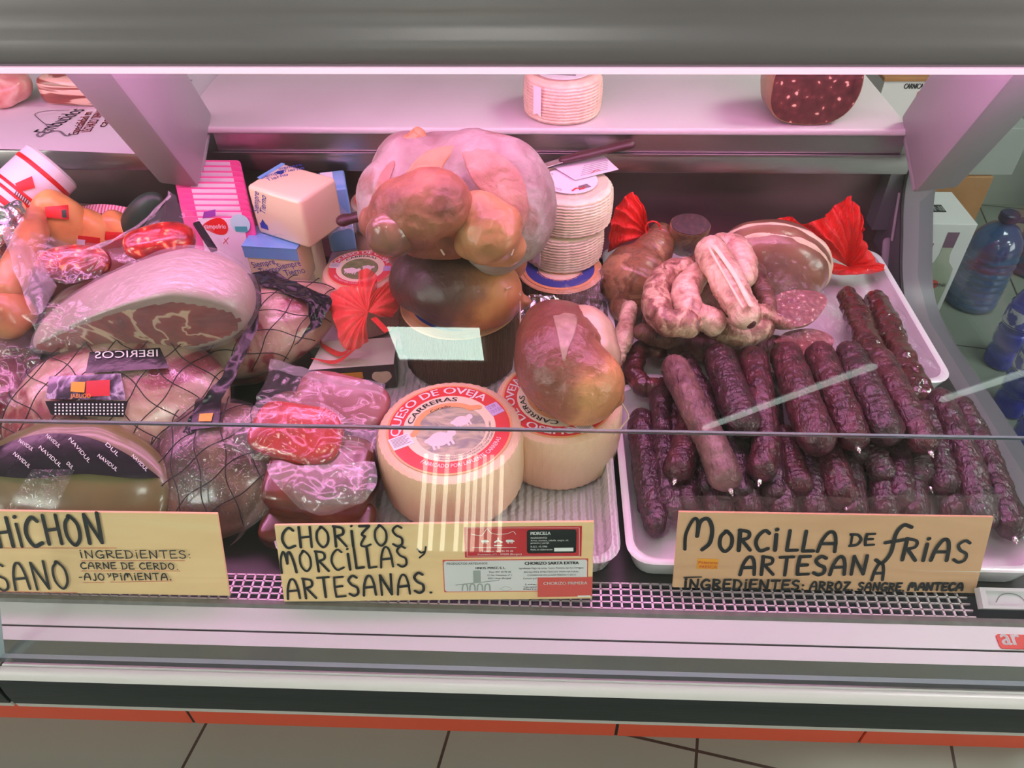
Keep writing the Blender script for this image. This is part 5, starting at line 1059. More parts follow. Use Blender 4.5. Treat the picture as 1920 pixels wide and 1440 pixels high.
def net_ham(label, c, r, R, m_, step=.23, seed=0, nm='netted_ham', netang=58):
    t = thing(nm, label, 'ham', (c.x, c.y, c.z - r[2]), None)
    mk('ham_meat', blob(c, r, R, n=64, m=36, amp=.004, ns=18, seed=seed), m_, t, sharp=None)
    mk('film_wrap', blob(c, r, R, n=64, m=36, amp=.005, ns=34, seed=seed + 3, grow=.0045), 'sheen_film', t, sharp=None)
    mk('netting', net_on(c, r, R, step, ang=netang, off=.0065), 'net_black', t); return t
# big netted ham below it
c = P(222, 763, .821); R = rot(28, -4, 14); r = (.142, .100, .048)
t = net_ham('big pink ham in clear film and black net below the half ham, with dark labels', c, r, R, 'ham_pink', .25, 1)
l1 = mk('black_label', decal([(168, 660), (300, 652), (318, 690), (160, 700)], c, r, R, .0085), 'black_plastic', t)
mk('label_lettering', wrap_text('IBERICOS', (296, 668), (178, 672), -13, c, r, R, .0100), 'white_ink', l1, smooth=False)
l2 = mk('silver_label', decal([(92, 706), (226, 700), (236, 750), (86, 748)], c, r, R, .0085), 'violet_foil', t)
mk('orange_print', decal([(134, 716), (160, 716), (158, 736), (132, 734)], c, r, R, .0097, n=6), 'orange_sticker', l2)
mk('red_print', decal([(162, 714), (206, 712), (206, 742), (160, 744)], c, r, R, .0097, n=6), 'card_red', l2)
mk('label_lettering', wrap_text('JABUGO', (132, 746), (170, 746), 8, c, r, R, .0102), 'orange_sticker', l2, smooth=False)
mk('dotted_band', decal([(84, 752), (240, 752), (232, 782), (96, 778)], c, r, R, .0085), 'black_plastic', t)
mk('band_dots', join(*[decal([(x - 1.5, y - 1.5), (x + 1.5, y - 1.5), (x + 1.5, y + 1.5), (x - 1.5, y + 1.5)], c, r, R, .0096, n=1) for x in range(104, 232, 7) for y in (758, 764, 770, 776)]), 'white_ink', t, smooth=False)
# black film edge between the two hams
g = pxgrid([[(452, 510, .925), (486, 520, .915)], [(474, 575, .905), (490, 580, .90)], [(440, 660, .885), (466, 660, .88)], [(388, 740, .868), (418, 745, .862)], [(340, 812, .845), (372, 820, .84)]])
bs = mk('black_film', sheet(g, 10, 50, amp=.004, ns=40, seed=5), 'black_plastic', t)
# netted ham at the right
c = P(500, 615, .835); R = rot(24, -8, 34); r = (.108, .062, .042)
t = net_ham('pink netted ham lying diagonally right of the half ham with black plastic tail', c, r, R, 'ham_pink', .34, 4, netang=45)
g = pxgrid([[(460, 512, .89), (520, 508, .89), (560, 540, .885)], [(500, 535, .89), (560, 548, .885), (618, 560, .875)], [(560, 560, .88), (585, 580, .875), (606, 600, .865)], [(585, 590, .865), (575, 620, .86), (548, 650, .85)]])
mk('black_tail', sheet(g, 40, 40, amp=.006, ns=40, seed=7), 'black_plastic', t, sharp=None)
# brown netted ham low in front
c = P(404, 878, .802); R = rot(30, 0, -20); r = (.092, .085, .036)
t = net_ham('brown ham in clear film and black net standing low behind the gap between two signs', c, r, R, 'ham_brown', .34, 7)
l3 = mk('black_label', decal([(368, 742), (418, 726), (410, 800), (356, 806)], c, r, R, .0085), 'black_plastic', t)
mk('orange_print', decal([(374, 776), (400, 774), (396, 790), (372, 790)], c, r, R, .0097, n=4), 'orange_sticker', l3)
# packet with the black cap of repeated lettering
c = P(132, 922, .796); R = rot(34, 0, -3); r = (.125, .090, .034)
t = thing('ham_packet', 'ham packet with painted greenish reflection and black lettered cap behind the salchichon sign', 'ham', (c.x, c.y, c.z - .05))
mk('packet_body', blob(c, r, R, n=56, m=30, amp=.003, ns=22), 'olive_reflection', t, sharp=None)
capv, capf = [], []; n = 40; m = 12
for i in range(n + 1):
    x = -20 + 320 * i / n; top = 812 + 80 * abs((x - 105) / 190) ** 2.0; bot = 893 + 4 * math.sin(x * .03)
    for j in range(m + 1): y = top + (max(bot, top + 1) - top) * j / m; capv.append(on_blob(x, y, c, r, R, .004))
for i in range(n):
    for j in range(m): capf.append((i * (m + 1) + j, (i + 1) * (m + 1) + j, (i + 1) * (m + 1) + j + 1, i * (m + 1) + j + 1))
cp = mk('black_cap', (capv, capf), 'black_plastic', t)
for p0, p1 in (((128, 824), (166, 868)), ((85, 818), (110, 840)), ((34, 828), (60, 846)), ((72, 840), (112, 876)), ((182, 856), (218, 884)), ((197, 834), (220, 856)), ((246, 856), (274, 884)), ((24, 852), (54, 878)), ((124, 870), (134, 880))):
    mk('cap_lettering', wrap_text('NAVIDUL' if (p1[0] - p0[0]) > 24 else 'DUL', p0, p1, 7, c, r, R, .0058), 'white_ink', cp, smooth=False)
g = decal([(60, 880), (140, 880), (105, 955), (10, 955)], c, r, R, .004)
mk('film_strip', (g[0], g[1]), 'sheen_film', t)
# dark red vacuum pack at the left edge and its crumpled film
c = P(22, 742, .80); t = thing('sausage_pack', 'dark red vacuum pack at the left edge beside the big netted ham', 'sausage pack', (c.x, c.y, .76))
mk('packed_meat', blob(c, (.050, .075, .038), rot(20, 0, 15), amp=.007, ns=35, seed=2), 'dark_red_pack', t, sharp=None)
g = pxgrid([[(-40, 620, .87), (20, 610, .87), (80, 640, .875)], [(-40, 680, .86), (30, 670, .865), (70, 690, .86)], [(-40, 760, .85), (20, 770, .845), (60, 750, .845)]])
mk('film_wrap', sheet(g, 44, 44, amp=.016, ns=32, seed=31), 'clear_film', t, sharp=None)

# cured red meat packs in the middle front
def bag_meat(label, c, r, R, m_, e=.55, nm='cured_meat_pack', seed=0):
    t = thing(nm, label, 'meat pack', (c.x, c.y, c.z - r[2]), 'vacuum-packed cured meat')
    mk('cured_meat', blob(c, r, R, n=48, m=24, e=e, amp=.003, ns=30, seed=seed), m_, t, sharp=None); return t
c = P(556, 812, .852); t = bag_meat('bright red vacuum-packed cured meat left of the front cheese, upper of the packs', c, (.056, .036, .015), rot(22, 0, -14), 'cured_red', seed=1)
g = pxgrid([[(440, 790, .862), (480, 760, .872), (540, 740, .878), (600, 760, .878), (690, 800, .868)], [(430, 820, .858), (500, 800, .874), (560, 800, .876), (620, 820, .874), (680, 830, .866)], [(400, 838, .852), (490, 836, .862), (560, 845, .866), (640, 850, .862), (666, 850, .858)], [(460, 850, .85), (520, 862, .853), (580, 880, .853), (640, 900, .85), (664, 900, .85)]])
mk('vacuum_bag', sheet(g, 60, 60, amp=.009, ns=26, seed=41), 'clear_film', t, sharp=None)
c = P(640, 752, .842); t = bag_meat('rose-coloured cured meat in a clear bag behind the bright red one', c, (.062, .034, .014), rot(24, 0, -16), 'cured_rose', seed=2)
g = pxgrid([[(508, 675, .862), (560, 690, .868), (640, 712, .868), (720, 722, .862)], [(500, 705, .864), (560, 722, .870), (640, 745, .868), (715, 752, .862)], [(485, 740, .862), (560, 765, .868), (640, 790, .866), (706, 790, .86)], [(480, 765, .858), (570, 800, .858), (640, 825, .858), (700, 850, .852)]])
mk('vacuum_bag', sheet(g, 60, 60, amp=.008, ns=26, seed=43), 'clear_film', t, sharp=None)
g = pxgrid([[(508, 673, .864), (600, 698, .870), (722, 720, .864)], [(504, 690, .866), (600, 716, .872), (718, 740, .866)]])
mk('bag_seal', sheet(g, 40, 12, amp=.003, ns=60, seed=44), 'milky_film', t, sharp=None)
c = P(606, 905, .800); t = bag_meat('brownish red block of cured meat behind the chorizos sign, lower of the packs', c, (.062, .052, .042), rot(10, 0, -4), 'cured_brown', e=.4, seed=3)
g = pxgrid([[(500, 872, .852), (580, 870, .858), (700, 872, .852)], [(510, 905, .850), (590, 925, .856), (705, 900, .85)], [(545, 940, .84), (600, 950, .846), (690, 930, .844)], [(570, 955, .83), (610, 960, .835), (660, 945, .835)]])
mk('bag_flap', sheet(g, 50, 50, amp=.007, ns=28, seed=45), 'milky_film', t, sharp=None)
g = pxgrid([[(520, 880, .85), (505, 905, .84)], [(500, 920, .83), (470, 960, .81)], [(500, 960, .81), (425, 1025, .78)]])
mk('bag_corner', sheet(g, 24, 40, amp=.006, ns=30, seed=46), 'clear_film', t, sharp=None)
c = P(600, 985, .775); t = bag_meat('lowest brownish red block of cured meat, just above the chorizos sign', c, (.068, .030, .020), rot(12, 0, -2), 'cured_brown', e=.4, seed=4)

# chorizo pieces in film behind the half ham
c = P(300, 456, .945); t = bag_meat('red chorizo piece in clear film just behind the half ham, its right end rounded', c, (.046, .026, .024), rot(30, 0, 22), 'chorizo_red', e=.8, nm='chorizo_piece', seed=5)
g = pxgrid([[(200, 470, .945), (260, 440, .95), (318, 365, .97)], [(230, 490, .94), (300, 450, .955), (345, 395, .965)], [(330, 490, .935), (370, 460, .94), (395, 430, .94)], [(420, 500, .92), (425, 490, .92), (430, 480, .92)]])
mk('vacuum_bag', sheet(g, 50, 50, amp=.008, ns=28, seed=51), 'clear_film', t, sharp=None)
mk('bag_edge', tube([P(318, 368, .971), P(250, 430, .954), P(150, 472, .948), P(75, 472, .945)], .0022, n=40, seg=8, amp=.002, ns=50), 'milky_film', t)
mk('dark_clasp', bar(P(368, 418, .957), P(402, 470, .945), .010, .006, .002), 'black_plastic', t)
c = P(138, 494, .925); t = bag_meat('red chorizo piece in clear film at the left, beside the folded plastic strip', c, (.050, .022, .024), rot(30, 0, 8), 'chorizo_red', e=.8, nm='chorizo_piece', seed=6)
g = pxgrid([[(55, 440, .955), (120, 450, .955), (200, 470, .948)], [(60, 470, .950), (130, 480, .950), (205, 490, .942)], [(75, 530, .930), (140, 530, .930), (190, 520, .93)]])
mk('vacuum_bag', sheet(g, 40, 40, amp=.006, ns=30, seed=52), 'clear_film', t, sharp=None)
g = pxgrid([[(4, 430, .965), (16, 420, .972), (26, 432, .965)], [(20, 490, .955), (42, 480, .962), (62, 470, .955)], [(40, 540, .945), (72, 535, .952), (104, 530, .945)], [(60, 590, .935), (80, 585, .94), (104, 545, .935)]])
mk('plastic_strip', sheet(g, 30, 50, amp=.003, ns=30, seed=53), 'milky_film', label='folded clear plastic strip slanting at the left beside the chorizo', cat='plastic strip', sharp=None)

# ------------------------------------------------------------------ left back corner
mat('smoked_cheese', [(.3, A(204, 118, 72)), (.5, A(228, 148, 92)), (.66, A(236, 168, 114)), (.8, A(230, 160, 120))], scale=18, rough=.35, coat=.2, sss=.06)
mat('can_white', [(.86, .83, .84, 1)], rough=.3, coat=.3)
mat('green_rind', [(0, (.012, .035, .022, 1)), (1, (.03, .06, .04, 1))], scale=40, rough=.4)
mat('tan_skin', [(.3, A(128, 62, 48)), (.5, A(176, 98, 72)), (.7, A(198, 124, 96))], scale=18, rough=.35, coat=.4)
def pear(label, c, k=1.0, rz=0):
    prof = [(0, -.045), (.020, -.043), (.034, -.030), (.038, -.012), (.035, .008), (.026, .028), (.016, .040), (.008, .045), (0, .046)]
    t = thing('pear_cheese', label, 'cheese', (c.x, c.y, c.z - .045 * k), 'orange pear-shaped smoked cheeses')
    R = rot(14, 6, rz); pr = catmull([V((a, b, 0)) for a, b in prof], 30)
    mk('rind', lathe([(max(0, p.x) * k, p.y * k) for p in pr], c, R, seg=48, fn=lambda a, z, q: .0012 * math.sin(3 * a + z * 60) if q > .005 else 0), 'smoked_cheese', t, sharp=None)
    return t, R
c = Y_(108, 410, 1.00); t, R = pear('orange pear-shaped smoked cheese with a red and green label, nearest the red tin', c, 1.05)
l_ = mk('red_label', decal([(84, 388), (128, 384), (130, 412), (86, 408)], c, (.041, .041, .048), R, .0015, n=10), 'red_badge', t)
mk('green_print', decal([(116, 394), (124, 393), (125, 408), (117, 408)], c, (.041, .041, .048), R, .0028, n=4), 'green_rind', l_)
c = Y_(172, 438, 1.02); t, R = pear('orange smoked cheese with a red and white band, middle of the three', c, .95)
mk('red_band', decal([(136, 440), (188, 446), (186, 470), (130, 462)], c, (.037, .037, .044), R, .0015, n=10), 'red_badge', t)
mk('white_print', decal([(142, 448), (160, 450), (158, 462), (140, 460)], c, (.037, .037, .044), R, .0028, n=4), 'can_white', t)
c = Y_(222, 440, 1.04); t, R = pear('orange smoked cheese partly behind the dark green rind, rightmost of the three', c, .95)
mk('red_band', decal([(198, 434), (232, 436), (232, 452), (196, 450)], c, (.037, .037, .044), R, .0015, n=10), 'red_badge', t)
c = Y_(266, 412, 1.035); t = thing('green_cheese', 'dark green oval rind leaning behind the pointed clear bag', 'cheese', (c.x, c.y, c.z - .05))
mk('rind', blob(c, (.027, .02, .060), rot(0, 44, 0), amp=.001), 'green_rind', t, sharp=None)
c = Y_(56, 352, 1.06); R = rot(-8, 66, 42); t = thing('food_tin', 'round red and white tin lying tilted at the back left with a barcode', 'tin', (c.x, c.y, c.z - .05))
mk('tin_body', lathe([(.040, -.05), (.044, -.048), (.044, .046), (.040, .050), (.037, .047), (0, .047)], c, R, seg=48), 'can_white', t)
for a, b in ((-.046, -.038), (-.028, -.024), (-.018, -.014), (.024, .030)): mk('red_stripe', lathe([(.0444, a), (.0448, a + .001), (.0448, b), (.0444, b + .001)], c, R, seg=48), 'red_badge', t)
mk('red_picture', decal([(28, 344), (60, 330), (66, 352), (36, 360)], c, (.046, .046, .07), R, .001, n=8), 'red_badge', t)
mk('barcode', join(*[decal([(30 + i * 4, 358 + i * 3), (32 + i * 4, 358 + i * 3), (28 + i * 4, 366 + i * 3), (26 + i * 4, 366 + i * 3)], c, (.047, .047, .07), R, .002, n=2) for i in range(9)]), 'black_ink', t, smooth=False)
c = P(26, 440, .93); t = thing('foil_parcel', 'crumpled silver foil parcel below the red and white tin', 'foil parcel', (c.x, c.y, .88))
mk('foil', blob(c, (.038, .04, .04), None, n=60, m=36, amp=.016, ns=60, seed=4), 'foil', t, smooth=False)
stick('cured_sausage', 'smooth tan sausage arching from the tin down the left edge', 'sausage', None, [(68, 405, .945), (60, 440, .945), (38, 490, .935), (10, 545, .92)], [.014, .020, .021, .021], 'tan_skin', 0, seed=90, amp=.002, wr=0)
for i, (lb_, x, y, r_) in enumerate([('round tan cured piece at the left edge, lower one beside the half ham', 14, 588, .034), ('round tan cured piece at the left edge, upper one', 2, 528, .032)]):
    c = P(x, y, .895); t = thing('cured_piece', lb_, 'sausage', (c.x, c.y, .86), 'round tan cured pieces at the left edge'); mk('casing', blob(c, (r_, r_, r_), None, amp=.004, ns=30, seed=i), 'tan_skin', t, sharp=None)
mat('gingham', [(0, (.80, .10, .16, 1)), (.5, (.85, .45, .5, 1)), (1, (.86, .80, .82, 1))], tex='wave', scale=60, detail=0, rough=.6)
mk('gingham_strip', sheet([[Y_(140, 388, 1.10), Y_(200, 384, 1.10), Y_(250, 390, 1.10)], [Y_(140, 402, 1.085), Y_(200, 400, 1.085), Y_(250, 404, 1.085)]], 30, 8, amp=.002, ns=40, thick=.0006), 'gingham', label='strip of red and white gingham cloth behind the orange cheeses', cat='cloth')
# blocks under the pile on the left so that everything rests on something
mat('under_pack', [(.3, A(90, 30, 40)), (.6, A(130, 60, 66)), (.8, A(170, 110, 110))], scale=12, rough=.3, coat=.6)
for i, (lb_, x, y, z, r3) in enumerate([('dark vacuum pack underneath the half ham', 260, 600, .815, (.13, .06, .055)), ('dark vacuum pack underneath the chorizo pieces', 210, 510, .82, (.14, .055, .06)), ('dark vacuum pack at the back left under the orange cheeses', 130, 440, .80, (.12, .05, .05)), ('dark vacuum pack under the diagonal netted ham', 440, 660, .785, (.07, .06, .03)), ('dark vacuum pack under the left edge pieces', 10, 590, .80, (.06, .06, .05)), ('dark vacuum pack under the red cured meat', 570, 800, .795, (.06, .05, .035))]):
    c = P(x, y, z); t = thing('meat_pack', lb_, 'meat pack', (c.x, c.y, z - r3[2]), 'dark vacuum packs under the pile on the left'); mk('packed_meat', blob(c, r3, None, e=.7, amp=.004, ns=25, seed=i), 'under_pack', t, sharp=None)

# ------------------------------------------------------------------ pink ham-slice packs standing in a row
mat('pack_pink', [(.86, .10, .34, 1)], rough=.3, coat=.4)
mat('pack_violet', [(.30, .05, .38, 1)], rough=.4)
mat('mint', [(.45, .78, .72, 1)], rough=.4)
mat('teal_print', [(.06, .40, .36, 1)], rough=.4)
N_ = 11
for k in range(N_):
    y = .985 + .0115 * k; zt = .934 + .0032 * k; x0 = PY(338 + 1.2 * k, 390, y).x; x1 = PY(470 + .3 * k, 390, y).x; xm = (x0 + x1) / 2; W_ = x1 - x0; b = V((xm, y - .030, .765)); up = V((0, .030, zt - .765)).normalized(); H_ = (V((0, .030, zt - .765))).length
    lb_ = 'frontmost pink pack of ham slices with a white printed front' if k == 0 else ('rearmost pink pack of ham slices with a hanging slot' if k == N_ - 1 else 'pink pack of ham slices with white stripe, %s in its row' % ['second', 'third', 'fourth', 'fifth', 'sixth', 'seventh', 'eighth', 'ninth', 'tenth'][k - 1])
    t = thing('ham_pack', lb_, 'ham pack', b, 'pink packs of ham slices in a row'); pl = Plane(b, (1, 0, 0), up)
    mk('tray_pack', patch(pl, rrect(-W_ / 2, 0, W_ / 2, H_, .006), -.0022, .0022), 'pack_pink', t, smooth=False)
    lb2 = mk('white_label', patch(pl, [(-W_ * .30, .01), (W_ * .33, .01), (W_ * .36, H_ - .0015), (-W_ * .28, H_ - .0015)], .0022, .0030), 'paper_white', t, smooth=False)
    if k == 0:
        lz = pl.px(405, 423); lo = mk('red_logo', patch(pl, [(lz[0] + .019 * math.cos(a), lz[1] + .012 * math.sin(a) + .003 * math.sin(2 * a)) for a in [i * .314 for i in range(20)]], .0031, .0036), 'red_badge', lb2, smooth=False)
        mk('logo_lettering', typed(pl, 'campofrío', lz[0] - .016, lz[1] - .003, .007, width=.032, h=.0040), 'white_ink', lo, smooth=False)
        mk('violet_flag', patch(pl, [(lz[0] - .016, lz[1] + .012), (lz[0] + .004, lz[1] + .016), (lz[0] + .006, lz[1] + .026), (lz[0] - .012, lz[1] + .022)], .0031, .0036), 'pack_violet', lb2, smooth=False)
        mk('pen_mark', join(ribbon(pl, [pl.px(420, 455), pl.px(430, 444)], .001, .0034), ribbon(pl, [pl.px(422, 446), pl.px(429, 456)], .001, .0034)), 'red_ink', lb2, smooth=False)
        sz = pl.px(452, 418); sg = mk('round_seal', disc_(pl, .0145, .0031, .0036, c=sz, k=30), 'mint', t, smooth=False)
        mk('seal_print', join(patch(pl, [(sz[0] - .009, sz[1] - .012), (sz[0] + .009, sz[1] - .012), (sz[0] + .009, sz[1] - .004), (sz[0] - .009, sz[1] - .004)], .0037, .0040)), 'teal_print', sg, smooth=False)
# ------------------------------------------------------------------ blocks of white cheese in printed film
mat('block_cream', [(0, A(212, 172, 152)), (1, A(222, 186, 168))], scale=6, rough=.25, coat=.5, bump=.08, bscale=40)
mat('block_blue', [(0, (.10, .30, .62, 1)), (1, (.22, .50, .80, 1))], scale=10, rough=.2, coat=.6)
mat('blue_print', [(.03, .05, .34, 1)], rough=.4)
def block(label, fl, fr, bl, h, mtop, m_, bev=.006):
    fl, fr, bl = V(fl), V(fr), V(bl); x = (fr - fl); W_ = x.length; x.normalize(); y = (bl - fl); y = y - x * y.dot(x); D_ = y.length; y.normalize(); z = x.cross(y); c = fl + x * W_ / 2 + y * D_ / 2 - z * h / 2
    t = thing('cheese_block', label, 'cheese', c - z * h / 2, 'square blocks of white cheese in blue printed film')
    mk('cheese_body', box(c, (W_, D_, h), Matrix((x, y, z)).transposed(), bev, 3), m_, t, sharp=60)
    return t, Plane(fl, x, y), Plane(fl - z * h, x, z), W_, D_
zt = .985
t, pt, pf, W_, D_ = block('white cheese block printed in blue, topmost of its stack, beside the pink packs', P(460, 347, zt), P(562, 377, zt), P(495, 295, zt), .078, None, 'block_cream', .0065)
def motif(pl, a, b, s, ang=0, h=.0006):
    ca, sa = math.cos(ang), math.sin(ang)
    return join(typed(pl, 'Siempre', a, b, s, width=s * 3.6, ang=ang, h=h), typed(pl, 'Tierno', a + sa * s * 1.2 + ca * s * .5, b - ca * s * 1.2 + sa * s * .5, s, width=s * 3.2, ang=ang, h=h))
def house(pl, a, b, s, h=.0006): return join(patch(pl, [(a, b), (a + s, b), (a + s, b + s * .6), (a, b + s * .6)], h - .0003, h), patch(pl, [(a + s * .15, b + s * .6), (a + s * .85, b + s * .6), (a + s * .5, b + s * 1.15)], h - .0003, h))
mk('top_print', motif(pt, .008, D_ * .30, .0100, 1.1), 'blue_print', t, smooth=False)
mk('rear_print', motif(pt, .012, D_ * .72, .0095, .9), 'blue_print', t, smooth=False)
mk('house_print', house(pt, .012, D_ * .60, .012), 'blue_print', t, smooth=False)
mk('front_print', motif(pf, .012, .036, .0105, 1.25), 'blue_print', t, smooth=False)
mk('front_house_print', house(pf, .010, .012, .014), 'blue_print', t, smooth=False)
mk('blue_edge', bar(pt.at(.004, D_ * .3, .0008), pt.at(.004, D_ * .95, .0008), .006, .0016), 'block_blue', t, smooth=False)
g = [[P(470, 430, .915), P(540, 445, .915), P(620, 445, .90)], [P(530, 442, .912), P(590, 440, .91), P(650, 425, .90)], [P(560, 425, .915), P(610, 400, .92), P(668, 432, .895)], [P(590, 395, .93), P(625, 375, .93), P(660, 410, .91)]]
mk('film_skirt', sheet(g, 40, 40, amp=.008, ns=34, seed=61), 'milky_film', t, sharp=None)
zt = .905
t, pt, pf, W_, D_ = block('blue-topped cheese block under the topmost white one', P(455, 462, zt), P(556, 468, zt), P(468, 425, zt), .070, None, 'block_cream', .006)
mk('blue_wrap', patch(pt, [(-.001, -.002), (W_ + .001, -.002), (W_ + .001, D_), (-.001, D_)], .0004, .0022), 'block_blue', t, smooth=False)
mk('blue_band', patch(pf, [(-.0005, .052), (W_ + .0005, .052), (W_ + .0005, .072), (-.0005, .072)], .0004, .0014), 'block_blue', t, smooth=False)
mk('front_print', motif(pf, .008, .034, .0105, .25, .001), 'blue_print', t, smooth=False)
mk('right_print', motif(pf, W_ * .58, .034, .0105, .25, .001), 'blue_print', t, smooth=False)
mk('front_house_print', house(pf, W_ * .44, .018, .012, .001), 'blue_print', t, smooth=False)
t, pt, pf, W_, D_ = block('lowest cheese block of the stack, half hidden behind the black plastic tail', P(462, 530, .834), P(566, 536, .834), P(476, 490, .834), .072, None, 'block_cream', .006)
t, pt, pf, W_, D_ = block('blue cheese block at the back between the white stack and the rearmost cheese', P(598, 358, .945), P(650, 352, .945), P(600, 322, .945), .11, None, 'block_blue', .004)
mk('paper_band', patch(pt, [(W_ * .1, D_ * .5), (W_ * .55, D_ * .5), (W_ * .55, D_ * .9), (W_ * .1, D_ * .9)], .0004, .001), 'paper_white', t, smooth=False)
t, pt, pf, W_, D_ = block('plain cheese block standing low right of the stack, before the small cheeses', P(560, 470, .86), P(604, 440, .86), P(580, 430, .86), .10, None, 'block_cream', .005)
# tall white label left of the pink packs under the post
pl = Plane(PY(330, 333, 1.085), (1, 0, 0), (0, .1, 1)); a = pl.px(320, 312); b = pl.px(374, 310); c_ = pl.px(366, 330); d_ = pl.px(330, 336)
mk('white_tag', patch(pl, [d_, c_, b, a], 0, .0008), 'paper_white', label='small white tag hanging under the left canopy post', cat='tag', smooth=False)

# ================================================================== ON THE WORKTOP AT THE LEFT
g = [[P(-120, 284, .9700), P(80, 286, .9700), P(292, 292, .9700)], [P(-140, 240, .9698), P(80, 240, .9698), P(330, 240, .9698)], [P(-200, 130, .9695), P(100, 130, .9695), P(420, 130, .9695)]]
for q in g[0]: q.y = max(q.y, 1.131)
g[0][2] = V((g[0][2].x, 1.118, .966)); g[0][1] = V((g[0][1].x, 1.124, .9700))
zw = .9706
pp = mk('wrapping_paper', sheet(g, 40, 40, amp=.0, thick=.0005), 'paper_white', label='big white printed wrapping paper spread on the worktop at the left', cat='paper')
def onpaper(nm, body, a, b, hpx, m):
    A_, B_ = P(*a, zw), P(*b, zw); pl = Plane(A_, B_ - A_, V((0, 0, 1)).cross(B_ - A_)); mk(nm, typed(pl, body, 0, 0, hpx, width=(B_ - A_).length, h=.0004, bold=.0004), m, pp, smooth=False)
onpaper('title_lettering', 'Embutidos', (92, 250), (160, 206), .030, 'grey_ink')
for a, b, tx in (((146, 252), (174, 210), 'Especialidad en'), ((170, 247), (200, 205), 'LECHAZO TIERNO'), ((198, 238), (222, 206), 'casero')): onpaper('red_lettering', tx, a, b, .016, 'red_ink')
for a, b, tx, h_ in (((290, 164), (322, 140), 'carnicería', .018), ((300, 176), (322, 158), 'Burgos', .008), ((314, 184), (334, 166), 'Frías', .013), ((321, 190), (362, 150), 'www.carniceria-frias.com', .007), ((-30, 200), (20, 168), 'Embutidos', .024)): onpaper('black_lettering', tx, a, b, h_, 'grey_ink')
pw = Plane(V((0, 0, zw)), (1, 0, 0), (0, 1, 0))
def pwx(x, y): q = P(x, y, zw); return (q.x, q.y)
mk('scroll_drawing', join(ribbon(pw, [pwx(*q) for q in ((130, 207), (90, 208), (66, 214), (76, 226), (88, 236), (90, 246))], .0018, .0005), ribbon(pw, [pwx(*q) for q in ((84, 246), (70, 252), (76, 257), (86, 250), (110, 246), (124, 255), (136, 252))], .004, .0005), ribbon(pw, [pwx(*q) for q in ((-10, 205), (10, 196), (8, 192), (24, 178), (40, 166))], .0018, .0005)), 'grey_ink', pp, smooth=False)
mat('bacon', [(.30, A(120, 48, 46)), (.42, A(142, 62, 58)), (.46, A(216, 160, 150)), (.54, A(222, 170, 162)), (.57, A(146, 66, 62)), (.68, A(160, 82, 76)), (.74, A(216, 164, 154))], scale=13, vs=(.4, .4, 5.0), detail=3, dist=.8, rough=.35, coat=.3)
mat('bacon_top', [(.3, A(96, 40, 34)), (.7, A(130, 64, 54))], scale=30, rough=.4)
mat('raw_pink', [(.3, A(190, 96, 96)), (.5, A(216, 140, 140)), (.7, A(236, 184, 184))], scale=18, dist=1.5, rough=.35, coat=.4)
q = [P(80, 199, .9705), P(205, 205, .9705), P(60, 166, .9705)]
x = (q[1] - q[0]); W_ = x.length; x.normalize(); y = V((0, 0, 1)).cross(x); c = q[0] + x * W_ / 2 + y * .038 + V((0, 0, .025))
t = thing('bacon_slab', 'striped slab of bacon lying on the printed wrapping paper beside the left post', 'meat', c - V((0, 0, .025)))
R_ = Matrix((x, y, V((0, 0, 1)))).transposed()
mk('bacon_meat', blob(c, (W_ / 2 + .004, .040, .025), R_, n=60, m=30, e=.38, amp=.003, ns=40), 'bacon', t, sharp=None)
mk('smoked_rind', blob(c + V((0, .012, .020)), (W_ / 2 - .010, .034, .012), R_, n=40, m=20, e=.5, amp=.004, ns=45, seed=4), 'bacon_top', t, sharp=None)
c = P(6, 165, 1.0); t = thing('raw_meat', 'pale pink piece of meat at the left end of the worktop', 'meat', (c.x, c.y, .971)); mk('meat_body', blob(c, (.048, .04, .028), rot(0, -8, 20), amp=.007, ns=30, seed=6), 'raw_pink', t, sharp=None)
# things lying on the canopy
a, b = P(222, 6, 1.3125), P(455, 6, 1.3125)
mk('paper_pad', box(((a.x + b.x) / 2, .80, 1.3155), (b.x - a.x, .12, .006)), 'paper_white', label='white paper pad lying on top of the canopy', cat='paper pad', smooth=False)
a, b = P(-60, 6, 1.3125), P(185, 6, 1.3125)
mk('dark_binder', box(((a.x + b.x) / 2, .80, 1.3165), (b.x - a.x, .11, .008), None, .003), 'gut_smoked', label='dark reddish binder lying on top of the canopy at the left', cat='binder', smooth=False)

# ================================================================== BESIDE THE COUNTER, RIGHT
mat('cardboard', [(0, L(150, 104, 66, 1.3)), (1, L(172, 122, 80, 1.3))], scale=20, rough=.8)
mat('carton_white', [(.80, .76, .77, 1)], rough=.5)
mat('cabinet_grey', [(0, (.34, .34, .33, 1)), (1, (.40, .40, .38, 1))], scale=4, rough=.5)
mat('bottle_glass_print', [(.42, .44, .34, 1)], rough=.5)
mat('cap_print', [(.20, .10, .16, 1)], rough=.5)
e = P(1762, 582, 0); w_, d_, h_ = .20, .20, .315
t = thing('bottle_carton', 'white carton printed with a pale bottle, standing on the floor beside the counter', 'box', (e.x - w_ / 2, e.y + d_ / 2, 0))
mk('carton_body', box((e.x - w_ / 2, e.y + d_ / 2, h_ / 2), (w_, d_, h_), None, .002), 'carton_white', t, smooth=False)
pl = Plane((e.x - w_, e.y, 0), (1, 0, 0), (0, 0, 1)); bx = w_ * .70
bp_ = mk('bottle_picture', patch(pl, [(bx - .045, .02), (bx + .045, .02), (bx + .047, .12), (bx + .043, .16), (bx + .022, .185), (bx + .016, .21), (bx + .016, .27), (bx - .016, .27), (bx - .016, .21), (bx - .022, .185), (bx - .043, .16), (bx - .047, .12)], .0002, .0010), 'bottle_glass_print', t, smooth=False)
